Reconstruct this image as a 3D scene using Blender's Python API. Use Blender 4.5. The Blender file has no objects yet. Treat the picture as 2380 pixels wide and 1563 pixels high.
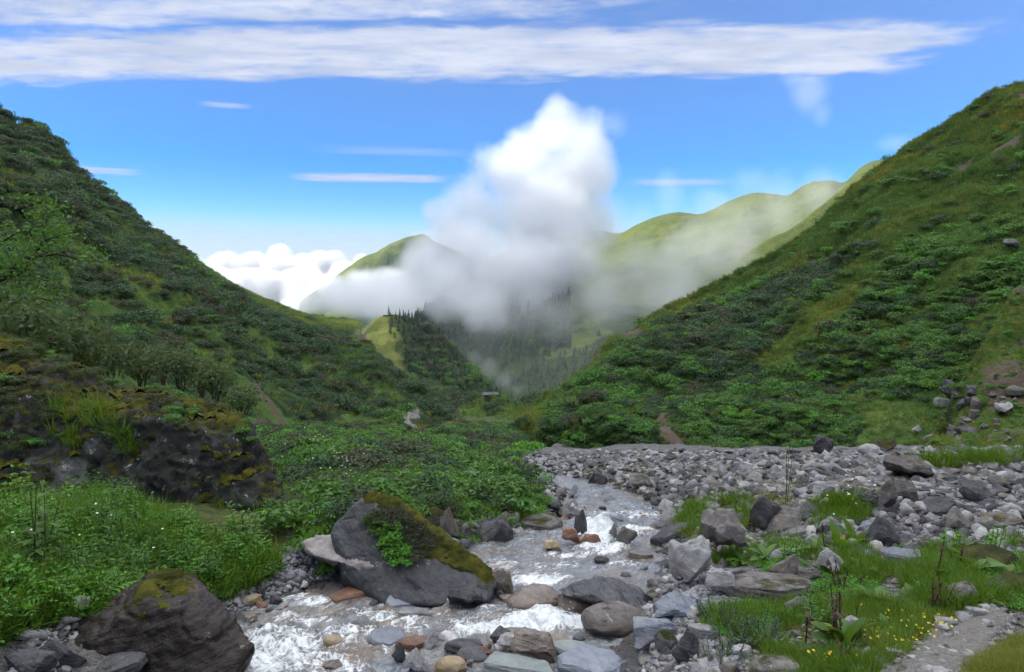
import bpy, bmesh, math, random
import numpy as np
from math import radians, cos, sin, tan, pi

random.seed(7)
rng = np.random.default_rng(7)
S = bpy.context.scene
COL = S.collection

# ------------------------------------------------------------------ camera, sky, sun, exposure
F_PX, CX, CY, PITCH = 1764.0, 1190.0, 781.5, radians(4.6)
cam_d = bpy.data.cameras.new('camera'); cam = bpy.data.objects.new('camera', cam_d); COL.objects.link(cam)
cam.location = (0, 0, 0); cam.rotation_euler = (radians(90) - PITCH, 0, 0)
cam_d.sensor_width = 36; cam_d.angle = 2 * math.atan(1190 / F_PX); cam_d.clip_start = 0.05; cam_d.clip_end = 30000
S.camera = cam

SUN = np.array([-0.90, -0.10, 0.43]); SUN = SUN / np.linalg.norm(SUN)
SUN_EL = math.asin(SUN[2]); SUN_ROT = math.atan2(SUN[0], SUN[1])

S.view_settings.view_transform = 'Standard'; S.view_settings.look = 'None'
S.view_settings.exposure = 1.65; S.view_settings.gamma = 1.0; S.view_settings.use_curve_mapping = False
S.cycles.use_denoising = True
S.cycles.max_bounces = 10; S.cycles.diffuse_bounces = 3; S.cycles.glossy_bounces = 2; S.cycles.transmission_bounces = 3
S.cycles.transparent_max_bounces = 10; S.cycles.volume_bounces = 6
S.cycles.volume_step_rate = 1.5; S.cycles.volume_max_steps = 256
S.cycles.use_adaptive_sampling = True; S.cycles.adaptive_threshold = 0.02


class NT:
    """small helper to write node trees"""
    def __init__(self, tree):
        self.t = tree; self.n = tree.nodes; self.l = tree.links
    def node(self, typ, **kw):
        nd = self.n.new(typ)
        for k, v in kw.items():
            setattr(nd, k, v)
        return nd
    def link(self, a, b): self.l.new(a, b)
    def put(self, sock, v):
        if hasattr(v, 'is_output'): self.l.new(v, sock)
        else: sock.default_value = v
    def m(self, op, a, b=None, c=None, clamp=False):
        nd = self.n.new('ShaderNodeMath'); nd.operation = op; nd.use_clamp = clamp
        self.put(nd.inputs[0], a)
        if b is not None: self.put(nd.inputs[1], b)
        if c is not None: self.put(nd.inputs[2], c)
        return nd.outputs[0]
    def step(self, x, a, b, lo=0.0, hi=1.0, smooth=True):
        nd = self.n.new('ShaderNodeMapRange'); nd.interpolation_type = 'SMOOTHSTEP' if smooth else 'LINEAR'
        self.put(nd.inputs[0], x); self.put(nd.inputs[1], a); self.put(nd.inputs[2], b)
        nd.inputs[3].default_value = lo; nd.inputs[4].default_value = hi
        return nd.outputs[0]
    def vec(self, x, y, z):
        nd = self.n.new('ShaderNodeCombineXYZ')
        for i, v in enumerate((x, y, z)): self.put(nd.inputs[i], v)
        return nd.outputs[0]
    def vm(self, op, a, b=None, scale=None):
        nd = self.n.new('ShaderNodeVectorMath'); nd.operation = op
        self.put(nd.inputs[0], a)
        if b is not None: self.put(nd.inputs[1], b)
        if scale is not None: self.put(nd.inputs['Scale'], scale)
        return nd.outputs[1] if op in ('LENGTH', 'DISTANCE', 'DOT_PRODUCT') else nd.outputs[0]
    def sep(self, v):
        nd = self.n.new('ShaderNodeSeparateXYZ'); self.put(nd.inputs[0], v); return nd.outputs
    def noise(self, v=None, scale=1.0, detail=4.0, rough=0.55, dist=0.0, out=0, lac=2.0):
        nd = self.n.new('ShaderNodeTexNoise')
        if v is not None: self.put(nd.inputs['Vector'], v)
        self.put(nd.inputs['Scale'], scale); nd.inputs['Detail'].default_value = detail
        nd.inputs['Roughness'].default_value = rough; nd.inputs['Distortion'].default_value = dist
        nd.inputs['Lacunarity'].default_value = lac
        return nd.outputs[out]
    def voro(self, v, scale, out='Distance', feature='F1', rnd=1.0):
        nd = self.n.new('ShaderNodeTexVoronoi'); nd.feature = feature
        self.put(nd.inputs['Vector'], v); self.put(nd.inputs['Scale'], scale); nd.inputs['Randomness'].default_value = rnd
        return nd.outputs[out]
    def mix(self, f, a, b, blend='MIX'):
        nd = self.n.new('ShaderNodeMix'); nd.data_type = 'RGBA'; nd.blend_type = blend
        self.put(nd.inputs[0], f)
        for i, v in ((6, a), (7, b)):
            if hasattr(v, 'is_output'): self.l.new(v, nd.inputs[i])
            else: nd.inputs[i].default_value = (*v, 1.0) if len(v) == 3 else v
        return nd.outputs[2]
    def attr(self, name, out='Fac'):
        nd = self.n.new('ShaderNodeAttribute'); nd.attribute_name = name; return nd.outputs[out]
    def hsv(self, col, h=0.5, s=1.0, v=1.0):
        nd = self.n.new('ShaderNodeHueSaturation')
        self.put(nd.inputs['Hue'], h); self.put(nd.inputs['Saturation'], s); self.put(nd.inputs['Value'], v)
        if hasattr(col, 'is_output'): self.l.new(col, nd.inputs['Color'])
        else: nd.inputs['Color'].default_value = (*col, 1)
        return nd.outputs[0]


def make_world():
    w = bpy.data.worlds.new('World'); S.world = w; w.use_nodes = True
    N = NT(w.node_tree); N.n.clear()
    out = N.node('ShaderNodeOutputWorld'); bg = N.node('ShaderNodeBackground')
    sky = N.node('ShaderNodeTexSky'); sky.sky_type = 'NISHITA'; sky.sun_disc = False
    sky.sun_elevation = SUN_EL; sky.sun_rotation = SUN_ROT
    sky.altitude = 3200; sky.air_density = 1.0; sky.dust_density = 0.3; sky.ozone_density = 2.2
    tc = N.node('ShaderNodeTexCoord')
    d = tc.outputs['Generated']
    x, y, z = N.sep(d)
    zc = N.m('MAXIMUM', z, 0.02)
    # high cloud sheet seen in perspective: coordinates on a plane overhead
    X = N.m('DIVIDE', x, zc); Wy = N.m('DIVIDE', y, zc)
    skyc = N.hsv(sky.outputs[0], 0.512, 1.60, 0.76)
    warp = N.noise(N.vec(N.m('MULTIPLY', X, 0.9), N.m('MULTIPLY', Wy, 1.3), 3.0), 1.0, 3, 0.5)
    fine = N.noise(N.vec(N.m('MULTIPLY', X, 2.7), N.m('MULTIPLY', Wy, 4.6), 7.0), 1.3, 7, 0.62, 0.3)
    broad = N.noise(N.vec(N.m('MULTIPLY', X, 0.16), N.m('MULTIPLY', Wy, 0.55), 11.3), 1.0, 3, 0.5)
    wj = N.m('ADD', N.m('ADD', Wy, N.m('MULTIPLY', N.m('SUBTRACT', warp, 0.5), 0.5)), N.m('MULTIPLY', X, 0.03))
    # main long band, its right end, thin veils above it
    def pulse(v, a0, a1, b1, b0):
        return N.m('MULTIPLY', N.step(v, a0, a1), N.step(v, b0, b1))
    band = pulse(wj, 2.95, 3.4, 3.7, 4.18)
    rend = N.step(N.m('ADD', X, N.m('MULTIPLY', N.m('SUBTRACT', warp, .5), 1.2)), 2.35, 1.55)
    band = N.m('MULTIPLY', band, rend)
    band2 = N.m('MULTIPLY', pulse(wj, 2.62, 2.8, 2.98, 3.18), N.step(N.m('ADD', X, N.m('MULTIPLY', N.m('SUBTRACT', warp, .5), 1.5)), 0.9, -0.5, 0.0, 0.9))
    over = N.m('MULTIPLY', N.step(wj, 2.75, 2.2), N.step(broad, 0.30, 0.50))
    rveil = N.m('MULTIPLY', pulse(wj, 2.6, 3.1, 3.5, 3.8), N.step(X, 2.1, 2.7, 0.0, 0.45))
    cov = N.m('MAXIMUM', N.m('MAXIMUM', band, N.m('MULTIPLY', band2, 0.85)), N.m('MAXIMUM', over, rveil))
    c = N.m('ADD', N.m('MULTIPLY', cov, 1.05), N.m('MULTIPLY', N.m('SUBTRACT', fine, 0.5), 2.3))
    c = N.m('MULTIPLY', N.step(c, 0.05, 1.15), N.step(cov, 0.0, 0.4))
    # low thin streaks
    el = N.m('DIVIDE', z, N.m('SQRT', N.m('ADD', N.m('MULTIPLY', x, x), N.m('MULTIPLY', y, y))))
    az = N.m('DIVIDE', x, N.m('MAXIMUM', N.m('ABSOLUTE', y), 0.05))
    fr = N.step(y, 0.0, 0.2)
    streakn = N.noise(N.vec(N.m('MULTIPLY', az, 5.0), N.m('MULTIPLY', el, 130.0), 2.0), 1.0, 4, 0.55)
    elj = N.m('ADD', el, N.m('MULTIPLY', N.m('SUBTRACT', streakn, 0.5), 0.012))
    for (e0, ew, a0, a1, soft, amp) in ((0.1235, .0075, -.30, -.07, .05, .75), (0.119, .005, -.60, -.47, .04, .6),
                                        (0.205, .0045, -.41, -.33, .03, .5), (0.118, .006, .14, .30, .05, .5), (0.158, .008, -.28, -.02, .1, .22)):
        p = N.m('MULTIPLY', N.step(N.m('ABSOLUTE', N.m('SUBTRACT', elj, e0)), ew, ew * .2),
                N.m('MULTIPLY', N.step(az, a0, a0 + soft), N.step(az, a1, a1 - soft)))
        c = N.m('MAXIMUM', c, N.m('MULTIPLY', N.m('MULTIPLY', p, fr), amp))
    # pale cirrus towards the horizon
    hzn = N.noise(N.vec(N.m('MULTIPLY', az, 1.6), N.m('MULTIPLY', el, 42.0), 8.0), 1.0, 4, 0.55)
    hz = N.step(N.m('ADD', el, N.m('MULTIPLY', N.m('SUBTRACT', hzn, 0.5), 0.06)), 0.088, 0.030, 0.0, 0.70)
    c = N.m('MAXIMUM', c, hz)
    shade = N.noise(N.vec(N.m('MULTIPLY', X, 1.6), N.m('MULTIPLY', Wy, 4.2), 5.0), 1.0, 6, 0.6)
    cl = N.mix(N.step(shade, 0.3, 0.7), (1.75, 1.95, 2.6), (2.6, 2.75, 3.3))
    cl = N.mix(N.step(N.m('MULTIPLY', el, 1.0), 0.4, 1.3), cl, (13.5, 13.5, 13.8))  # unseen overhead cloud made brighter to light the foreground
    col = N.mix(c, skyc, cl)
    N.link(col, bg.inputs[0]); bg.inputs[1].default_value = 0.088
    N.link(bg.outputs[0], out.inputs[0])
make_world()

sun_d = bpy.data.lights.new('sun', 'SUN'); sun_d.energy = 2.0; sun_d.angle = radians(0.53); sun_d.color = (1.0, 0.95, 0.86)
sun = bpy.data.objects.new('sun', sun_d); COL.objects.link(sun)
from mathutils import Vector, Matrix, Euler
sun.rotation_euler = Vector(-SUN).to_track_quat('-Z', 'Y').to_euler()

# ------------------------------------------------------------------ maths
_perm = np.random.default_rng(3).permutation(256); _perm = np.concatenate([_perm, _perm, _perm])
_gr = np.random.default_rng(4).normal(size=(256, 3)); _gr /= np.linalg.norm(_gr, axis=1)[:, None]

def perlin(p):
    p = np.asarray(p, float); i = np.floor(p).astype(int); f = p - i; i &= 255
    w = f * f * f * (f * (f * 6 - 15) + 10); r = 0
    for dx in (0, 1):
        for dy in (0, 1):
            for dz in (0, 1):
                h = _perm[_perm[_perm[i[:, 0] + dx] + i[:, 1] + dy] + i[:, 2] + dz]
                g = (_gr[h] * (f - (dx, dy, dz))).sum(1)
                r = r + g * (w[:, 0] if dx else 1 - w[:, 0]) * (w[:, 1] if dy else 1 - w[:, 1]) * (w[:, 2] if dz else 1 - w[:, 2])
    return r * 1.5

def fbm(p, scale=1.0, octs=4, gain=0.5, off=0.0):
    p = np.asarray(p, float) * scale + off; a = 1.0; r = 0
    for _ in range(octs):
        r = r + a * perlin(p); p = p * 2.03 + 17.1; a *= gain
    return r

def fbm2(x, y, scale=1.0, octs=4, gain=0.5, off=0.0):
    x = np.asarray(x, float); s = x.shape
    return fbm(np.stack([x.ravel(), np.asarray(y, float).ravel(), np.full(x.size, 0.37)], 1), scale, octs, gain, off).reshape(s)

def sst(x, a, b):
    t = np.clip((np.asarray(x, float) - a) / (b - a), 0, 1); return t * t * (3 - 2 * t)

def ray(px, py):
    """direction whose y is 1 through a point of the photograph (2380 x 1563 units)"""
    u = (np.asarray(px, float) - CX) / F_PX; v = (CY - np.asarray(py, float)) / F_PX
    t = 1.0 / (cos(PITCH) + v * sin(PITCH))
    return u * t, (v * cos(PITCH) - sin(PITCH)) * t

def PX(px, py, d):
    a, b = ray(px, py); return (float(a * d), float(d), float(b * d))

def proj(p):
    p = np.asarray(p, float)
    f = p[:, 1] * cos(PITCH) - p[:, 2] * sin(PITCH); u = p[:, 1] * sin(PITCH) + p[:, 2] * cos(PITCH)
    f = np.where(f < 0.3, np.nan, f)
    return CX + F_PX * p[:, 0] / f, CY - F_PX * u / f

def in_poly(px, py, poly):
    c = np.zeros(np.shape(px), bool); n = len(poly)
    for i in range(n):
        x0, y0 = poly[i]; x1, y1 = poly[(i + 1) % n]
        if y0 == y1: continue
        c ^= ((y0 > py) != (y1 > py)) & (px < (x1 - x0) * (py - y0) / (y1 - y0) + x0)
    return c

def line_dist(px, py, pts):
    best = np.full(np.shape(px), 1e9)
    for (x0, y0), (x1, y1) in zip(pts[:-1], pts[1:]):
        dx, dy = x1 - x0, y1 - y0; t = np.clip(((px - x0) * dx + (py - y0) * dy) / (dx * dx + dy * dy), 0, 1)
        best = np.minimum(best, np.hypot(px - x0 - t * dx, py - y0 - t * dy))
    return best

# ------------------------------------------------------------------ object helpers
def mesh(name, V, Fs, mat=None, smooth=False, attrs=None):
    me = bpy.data.meshes.new(name)
    V = np.asarray(V, float)
    if isinstance(Fs, np.ndarray):
        k = Fs.shape[1]
        me.vertices.add(len(V)); me.vertices.foreach_set('co', V.ravel())
        me.loops.add(Fs.size); me.loops.foreach_set('vertex_index', Fs.ravel().astype(np.int32))
        me.polygons.add(len(Fs)); me.polygons.foreach_set('loop_start', np.arange(0, Fs.size, k, dtype=np.int32))
        me.update(calc_edges=True)
    else:
        me.from_pydata([tuple(v) for v in V], [], Fs); me.update()
    me.validate()
    if smooth: me.polygons.foreach_set('use_smooth', np.ones(len(me.polygons), bool))
    if mat is not None: me.materials.append(mat)
    for k, a in (attrs or {}).items():
        a = np.asarray(a, float)
        if a.ndim == 1:
            at = me.attributes.new(k, 'FLOAT', 'POINT'); at.data.foreach_set('value', a)
        else:
            at = me.attributes.new(k, 'FLOAT_VECTOR', 'POINT'); at.data.foreach_set('vector', a.ravel())
    return me

def obj(name, me, parent=None, loc=None, rot=None, scale=None, mat=None):
    o = bpy.data.objects.new(name, me); COL.objects.link(o)
    if parent is not None: o.parent = parent
    if loc is not None: o.location = loc
    if rot is not None: o.rotation_euler = rot
    if scale is not None: o.scale = scale
    if mat is not None and me is not None and len(me.materials):
        o.material_slots[0].link = 'OBJECT'; o.material_slots[0].material = mat
    return o

def tag(o, label=None, cat=None, group=None, kind=None):
    if label: o['label'] = label
    if cat: o['category'] = cat
    if group: o['group'] = group
    if kind: o['kind'] = kind
    return o

def copy_thing(o, parent=None):
    c = o.copy(); COL.objects.link(c)
    if parent is not None: c.parent = parent
    for ch in o.children: copy_thing(ch, c)
    return c

def grid_faces(nu, nv):
    i = np.arange(nv - 1)[:, None] * nu + np.arange(nu - 1)[None, :]
    i = i.ravel(); return np.stack([i, i + 1, i + nu + 1, i + nu], 1)
# ------------------------------------------------------------------ materials
def new_mat(name):
    m = bpy.data.materials.new(name); m.use_nodes = True; N = NT(m.node_tree); N.n.clear()
    out = N.node('ShaderNodeOutputMaterial'); return m, N, out

def principled(N, out, col, rough=0.8, spec=0.3, normal=None, **kw):
    b = N.node('ShaderNodeBsdfPrincipled')
    N.put(b.inputs['Base Color'], col if hasattr(col, 'is_output') else (*col, 1)); N.put(b.inputs['Roughness'], rough)
    b.inputs['Specular IOR Level'].default_value = spec
    if normal is not None: N.link(normal, b.inputs['Normal'])
    for k, v in kw.items(): N.put(b.inputs[k], v)
    N.link(b.outputs[0], out.inputs['Surface']); return b

def bump(N, h, strength=0.5, dist=0.02, normal=None):
    b = N.node('ShaderNodeBump'); N.link(h, b.inputs['Height']); b.inputs['Strength'].default_value = strength; b.inputs['Distance'].default_value = dist
    if normal is not None: N.link(normal, b.inputs['Normal'])
    return b.outputs[0]

def leaf_mat(name, c1, c2, trans=0.35, var=0.35, rough=0.55, spec=0.25):
    """foliage: tint varies from plant to plant and from leaf to leaf"""
    m, N, out = new_mat(name)
    oi = N.node('ShaderNodeObjectInfo'); r1 = oi.outputs['Random']; r2 = N.attr('rnd')
    f = N.m('ADD', N.m('MULTIPLY', r1, 0.55), N.m('MULTIPLY', r2, 0.45))
    col = N.mix(f, c1, c2)
    col = N.hsv(col, N.m('ADD', 0.5, N.m('MULTIPLY', N.m('SUBTRACT', r1, 0.5), 0.035)), 1.0, N.m('ADD', 1 - var / 2, N.m('MULTIPLY', r2, var)))
    b = N.node('ShaderNodeBsdfPrincipled'); N.link(col, b.inputs['Base Color']); b.inputs['Roughness'].default_value = rough
    b.inputs['Specular IOR Level'].default_value = spec
    t = N.node('ShaderNodeBsdfTranslucent'); N.link(N.hsv(col, 0.48, 1.1, 1.3), t.inputs[0])
    mx = N.node('ShaderNodeMixShader'); mx.inputs[0].default_value = trans
    N.link(b.outputs[0], mx.inputs[1]); N.link(t.outputs[0], mx.inputs[2]); N.link(mx.outputs[0], out.inputs['Surface'])
    return m

def rock_mat(name, a, b, c=None, moss=0.0, strata=0.0, rough=0.75, lichen=0.2, spec=0.35, dirdip=(0.3, 0.2, 1.0), bstr=0.9, sc=1.0):
    """a..b base tones, c vein or stain tone; moss grows on the faces that look up"""
    m, N, out = new_mat(name)
    tc = N.node('ShaderNodeTexCoord'); oi = N.node('ShaderNodeObjectInfo'); geo = N.node('ShaderNodeNewGeometry')
    p = geo.outputs['Position']
    p = N.vm('ADD', p, N.vm('SCALE', N.vec(3.1, 7.7, 5.3), scale=N.m('MULTIPLY', oi.outputs['Random'], 9.0)))
    n1 = N.noise(p, 2.2 * sc, 6, 0.62, 0.3); n2 = N.noise(p, 11 * sc, 5, 0.6); n3 = N.noise(p, 45 * sc, 3, 0.6)
    t = N.m('ADD', N.m('MULTIPLY', n1, 0.6), N.m('MULTIPLY', n2, 0.4))
    col = N.mix(N.step(t, 0.36, 0.64), a, b)
    if c is not None:
        col = N.mix(N.step(N.noise(p, 1.7 * sc, 4, 0.6, 0.6), 0.52, 0.68, 0, 0.8), col, c)
    h = N.m('ADD', N.m('MULTIPLY', n2, 0.6), N.m('MULTIPLY', n3, 0.35))
    if strata > 0:
        q = N.vm('DOT_PRODUCT', p, dirdip)
        q = N.m('ADD', q, N.m('MULTIPLY', N.noise(p, 1.4, 3, 0.5), 0.22))
        s1 = N.noise(N.vec(0.0, 0.0, N.m('MULTIPLY', q, 1.0)), 34 * sc, 4, 0.7)
        s2 = N.noise(N.vm('ADD', N.vm('SCALE', p, scale=0.8), N.vec(0.0, 0.0, N.m('MULTIPLY', q, 8.0))), 6 * sc, 3, 0.6)
        col = N.mix(N.step(s1, 0.42, 0.6, 0.0, 0.55 * strata), col, [x * 0.55 for x in a])
        col = N.mix(N.step(s2, 0.55, 0.72, 0.0, 0.5 * strata), col, [min(1, x * 1.5) for x in b])
        h = N.m('ADD', h, N.m('MULTIPLY', s1, 1.1 * strata))
    if lichen > 0:
        lv = N.m('MULTIPLY', N.step(N.noise(p, 6.5, 5, 0.7, 0.5), 0.60, 0.68), N.step(N.noise(p, 38, 3, 0.6), 0.42, 0.55))
        col = N.mix(N.m('MULTIPLY', lv, lichen * 2), col, (0.34, 0.34, 0.31))
    col = N.hsv(col, 0.5, 1.0, N.m('ADD', 0.8, N.m('MULTIPLY', oi.outputs['Random'], 0.4)))
    rg = N.m('ADD', rough - 0.1, N.m('MULTIPLY', n1, 0.2))
    if moss > 0:
        nz = N.sep(geo.outputs['Normal'])[2]
        mk = N.step(N.m('ADD', N.m('MULTIPLY', nz, 0.55), N.m('MULTIPLY', N.noise(p, 3.4, 6, 0.68), 1.3)), 1.32 - moss * 0.55, 1.50 - moss * 0.55)
        mcol = N.mix(N.step(N.noise(p, 5.0, 4, 0.6), 0.35, 0.65), (0.030, 0.036, 0.008), (0.12, 0.11, 0.016))
        mcol = N.mix(N.step(N.noise(p, 60, 3, 0.7), 0.3, 0.7, 0.0, 0.7), mcol, (0.02, 0.026, 0.006))
        col = N.mix(mk, col, mcol); rg = N.m('MAXIMUM', rg, N.m('MULTIPLY', mk, 0.95))
        h = N.m('ADD', h, N.m('MULTIPLY', mk, N.m('ADD', 0.6, N.m('MULTIPLY', N.noise(p, 90, 2, 0.6), 1.2))))
    principled(N, out, col, rg, spec, bump(N, h, bstr, 0.03))
    return m

M = {}
M['slate'] = rock_mat('grey_slate', (0.080, 0.080, 0.083), (0.245, 0.243, 0.247), None, 0, 0.6, 0.6, 0.25, 0.4)
M['slate_dark'] = rock_mat('dark_slate', (0.030, 0.030, 0.034), (0.085, 0.085, 0.092), None, 0.2, 0.7, 0.62, 0.2, 0.4)
M['rock_brown'] = rock_mat('brown_grey_rock', (0.085, 0.077, 0.07), (0.20, 0.185, 0.17), (0.13, 0.10, 0.075), 0.3, 0.5, 0.75, 0.4)
M['rock_pale'] = rock_mat('pale_grey_rock', (0.19, 0.19, 0.192), (0.37, 0.365, 0.36), (0.22, 0.20, 0.19), 0.1, 0.3, 0.75, 0.5)
M['rock_white'] = rock_mat('white_quartz', (0.42, 0.42, 0.40), (0.66, 0.66, 0.63), None, 0, 0.15, 0.6, 0)
M['rock_rust'] = rock_mat('rusty_rock', (0.13, 0.065, 0.04), (0.27, 0.145, 0.09), (0.16, 0.13, 0.11), 0, 0.4, 0.5, 0.1)
M['rock_ochre'] = rock_mat('ochre_rock', (0.20, 0.15, 0.08), (0.34, 0.27, 0.17), (0.16, 0.14, 0.12), 0, 0.3, 0.5, 0.2)
M['rock_green'] = rock_mat('grey_green_slab', (0.15, 0.175, 0.165), (0.24, 0.265, 0.25), None, 0, 0.35, 0.45, 0.05, 0.5)
M['rock_blue'] = rock_mat('blue_grey_slab', (0.12, 0.14, 0.175), (0.215, 0.235, 0.275), (0.19, 0.18, 0.20), 0, 0.45, 0.4, 0.05, 0.5)
M['rock_wet'] = rock_mat('wet_black_rock', (0.016, 0.016, 0.018), (0.055, 0.053, 0.055), (0.075, 0.062, 0.052), 0, 0.9, 0.32, 0.0, 0.6, (0.5, -0.1, 1.0))
M['rock_mound'] = rock_mat('wet_brown_rock', (0.10, 0.078, 0.06), (0.19, 0.155, 0.125), (0.13, 0.125, 0.125), 0, 0.5, 0.3, 0.0, 0.6)
M['boulder_mossy'] = rock_mat('mossy_boulder', (0.012, 0.013, 0.012), (0.050, 0.053, 0.046), (0.20, 0.20, 0.19), 0.60, 0.25, 0.85, 0.55, 0.25, sc=0.7)
M['boulder_dark'] = rock_mat('dark_banded_boulder', (0.009, 0.0075, 0.007), (0.028, 0.021, 0.017), (0.068, 0.042, 0.027), 0.12, 0.5, 0.5, 0.2, 0.25, (-0.32, 0.1, 1.0))
M['boulder_slab'] = rock_mat('blue_black_slab', (0.028, 0.031, 0.036), (0.072, 0.077, 0.085), (0.105, 0.10, 0.095), 0.25, 0.5, 0.55, 0.35, 0.4, (0.55, -0.3, 0.9))
M['boulder_pink'] = rock_mat('pinkish_grey_boulder', (0.15, 0.135, 0.13), (0.27, 0.25, 0.24), None, 0.1, 0.1, 0.85, 0.4, 0.2, bstr=1.0)
M['rock_mossy'] = rock_mat('moss_covered_stone', (0.05, 0.048, 0.045), (0.15, 0.145, 0.14), None, 0.9, 0.4, 0.8, 0.3)

def moss_material():
    m, N, out = new_mat('moss')
    p = N.node('ShaderNodeNewGeometry').outputs['Position']
    c = N.mix(N.step(N.noise(p, 4, 4, 0.6), 0.35, 0.65), (0.042, 0.05, 0.010), (0.145, 0.135, 0.018))
    c = N.mix(N.step(N.noise(p, 80, 3, 0.7), 0.35, 0.7, 0.0, 0.75), c, (0.026, 0.03, 0.007))
    principled(N, out, c, 0.95, 0.1, bump(N, N.noise(p, 110, 3, 0.7), 1.0, 0.02)); return m
M['moss'] = moss_material()

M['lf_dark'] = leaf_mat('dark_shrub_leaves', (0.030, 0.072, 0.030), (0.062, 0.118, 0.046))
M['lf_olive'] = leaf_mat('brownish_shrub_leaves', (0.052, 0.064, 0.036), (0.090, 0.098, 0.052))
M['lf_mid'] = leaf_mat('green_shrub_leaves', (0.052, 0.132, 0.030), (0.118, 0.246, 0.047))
M['lf_bright'] = leaf_mat('bright_herb_leaves', (0.067, 0.196, 0.030), (0.149, 0.335, 0.048), 0.4)
M['lf_willow'] = leaf_mat('pale_willow_leaves', (0.050, 0.085, 0.030), (0.090, 0.125, 0.042), 0.4)
M['lf_blue'] = leaf_mat('grey_green_leaves', (0.055, 0.095, 0.06), (0.085, 0.13, 0.075), 0.3)
M['lf_conifer'] = leaf_mat('conifer_needles', (0.019, 0.043, 0.025), (0.040, 0.078, 0.034), 0.1)
M['lf_con_lit'] = leaf_mat('sunlit_tint_conifer_needles', (0.046, 0.078, 0.031), (0.085, 0.116, 0.039), 0.1)  # lighter copy of the needles, sunlight put into the colour
M['grass'] = leaf_mat('grass_blades', (0.060, 0.143, 0.018), (0.143, 0.250, 0.036), 0.4)
M['grass_olive'] = leaf_mat('olive_grass_blades', (0.133, 0.175, 0.033), (0.275, 0.275, 0.058), 0.4)
M['grass_hill'] = leaf_mat('hillside_grass', (0.070, 0.150, 0.036), (0.126, 0.210, 0.054), 0.35)
M['dock'] = leaf_mat('dock_leaves', (0.075, 0.165, 0.025), (0.11, 0.21, 0.035), 0.4, 0.15, 0.45, 0.35)
M['dry'] = leaf_mat('dried_brown_stalks', (0.035, 0.016, 0.010), (0.07, 0.036, 0.020), 0.1)
M['yellow_leaf'] = leaf_mat('yellowed_leaves', (0.35, 0.24, 0.03), (0.45, 0.33, 0.06), 0.3)
M['red_flower'] = leaf_mat('red_flower_spikes', (0.20, 0.04, 0.045), (0.28, 0.075, 0.07), 0.2)
M['white_petal'] = leaf_mat('white_petals', (0.70, 0.72, 0.66), (0.82, 0.82, 0.78), 0.2)
M['yellow_petal'] = leaf_mat('yellow_petals', (0.70, 0.55, 0.03), (0.80, 0.65, 0.06), 0.2)
M['pale_spike'] = leaf_mat('pale_flower_spike', (0.24, 0.25, 0.09), (0.34, 0.33, 0.14), 0.3)

def bark():
    m, N, out = new_mat('bark'); p = N.node('ShaderNodeNewGeometry').outputs['Position']
    principled(N, out, N.mix(N.noise(p, 8, 4), (0.028, 0.022, 0.016), (0.085, 0.068, 0.05)), 0.9, 0.15); return m
M['bark'] = bark()
def stem_mat():
    m, N, out = new_mat('green_stem'); p = N.node('ShaderNodeNewGeometry').outputs['Position']
    principled(N, out, N.mix(N.noise(p, 9, 3), (0.045, 0.085, 0.02), (0.09, 0.13, 0.035)), 0.7, 0.2); return m
M['stem'] = stem_mat()

def hill_mat(name, under1, under2, grass1, grass2, bare=(0.13, 0.105, 0.08), big=1.0):
    m, N, out = new_mat(name)
    p = N.node('ShaderNodeNewGeometry').outputs['Position']
    g = N.attr('grs'); br = N.attr('bare')
    f = N.noise(p, 0.9 * big, 6, 0.7); f2 = N.noise(p, 0.12 * big, 4, 0.6)
    cu = N.mix(N.step(f, 0.35, 0.65), under1, under2)
    cg = N.mix(N.step(N.m('ADD', N.m('MULTIPLY', f, 0.5), N.m('MULTIPLY', f2, 0.5)), 0.36, 0.64), grass1, grass2)
    c = N.mix(N.step(N.m('ADD', g, N.m('MULTIPLY', N.m('SUBTRACT', f, 0.5), 0.8)), 0.35, 0.65), cu, cg)
    c = N.mix(N.step(N.m('ADD', br, N.m('MULTIPLY', N.m('SUBTRACT', f, 0.5), 0.9)), 0.4, 0.65), c, bare)
    principled(N, out, c, 0.95, 0.05, bump(N, N.noise(p, 1.6 * big, 5, 0.75), 1.0, 0.5 / big)); return m
M['hill_near'] = hill_mat('hill_grass', (0.020, 0.040, 0.020), (0.036, 0.066, 0.028), (0.054, 0.108, 0.028), (0.10, 0.158, 0.043))
M['hill_far'] = hill_mat('mountain_grass', (0.030, 0.055, 0.018), (0.050, 0.078, 0.024), (0.075, 0.115, 0.024), (0.15, 0.17, 0.045), big=0.12)

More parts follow.
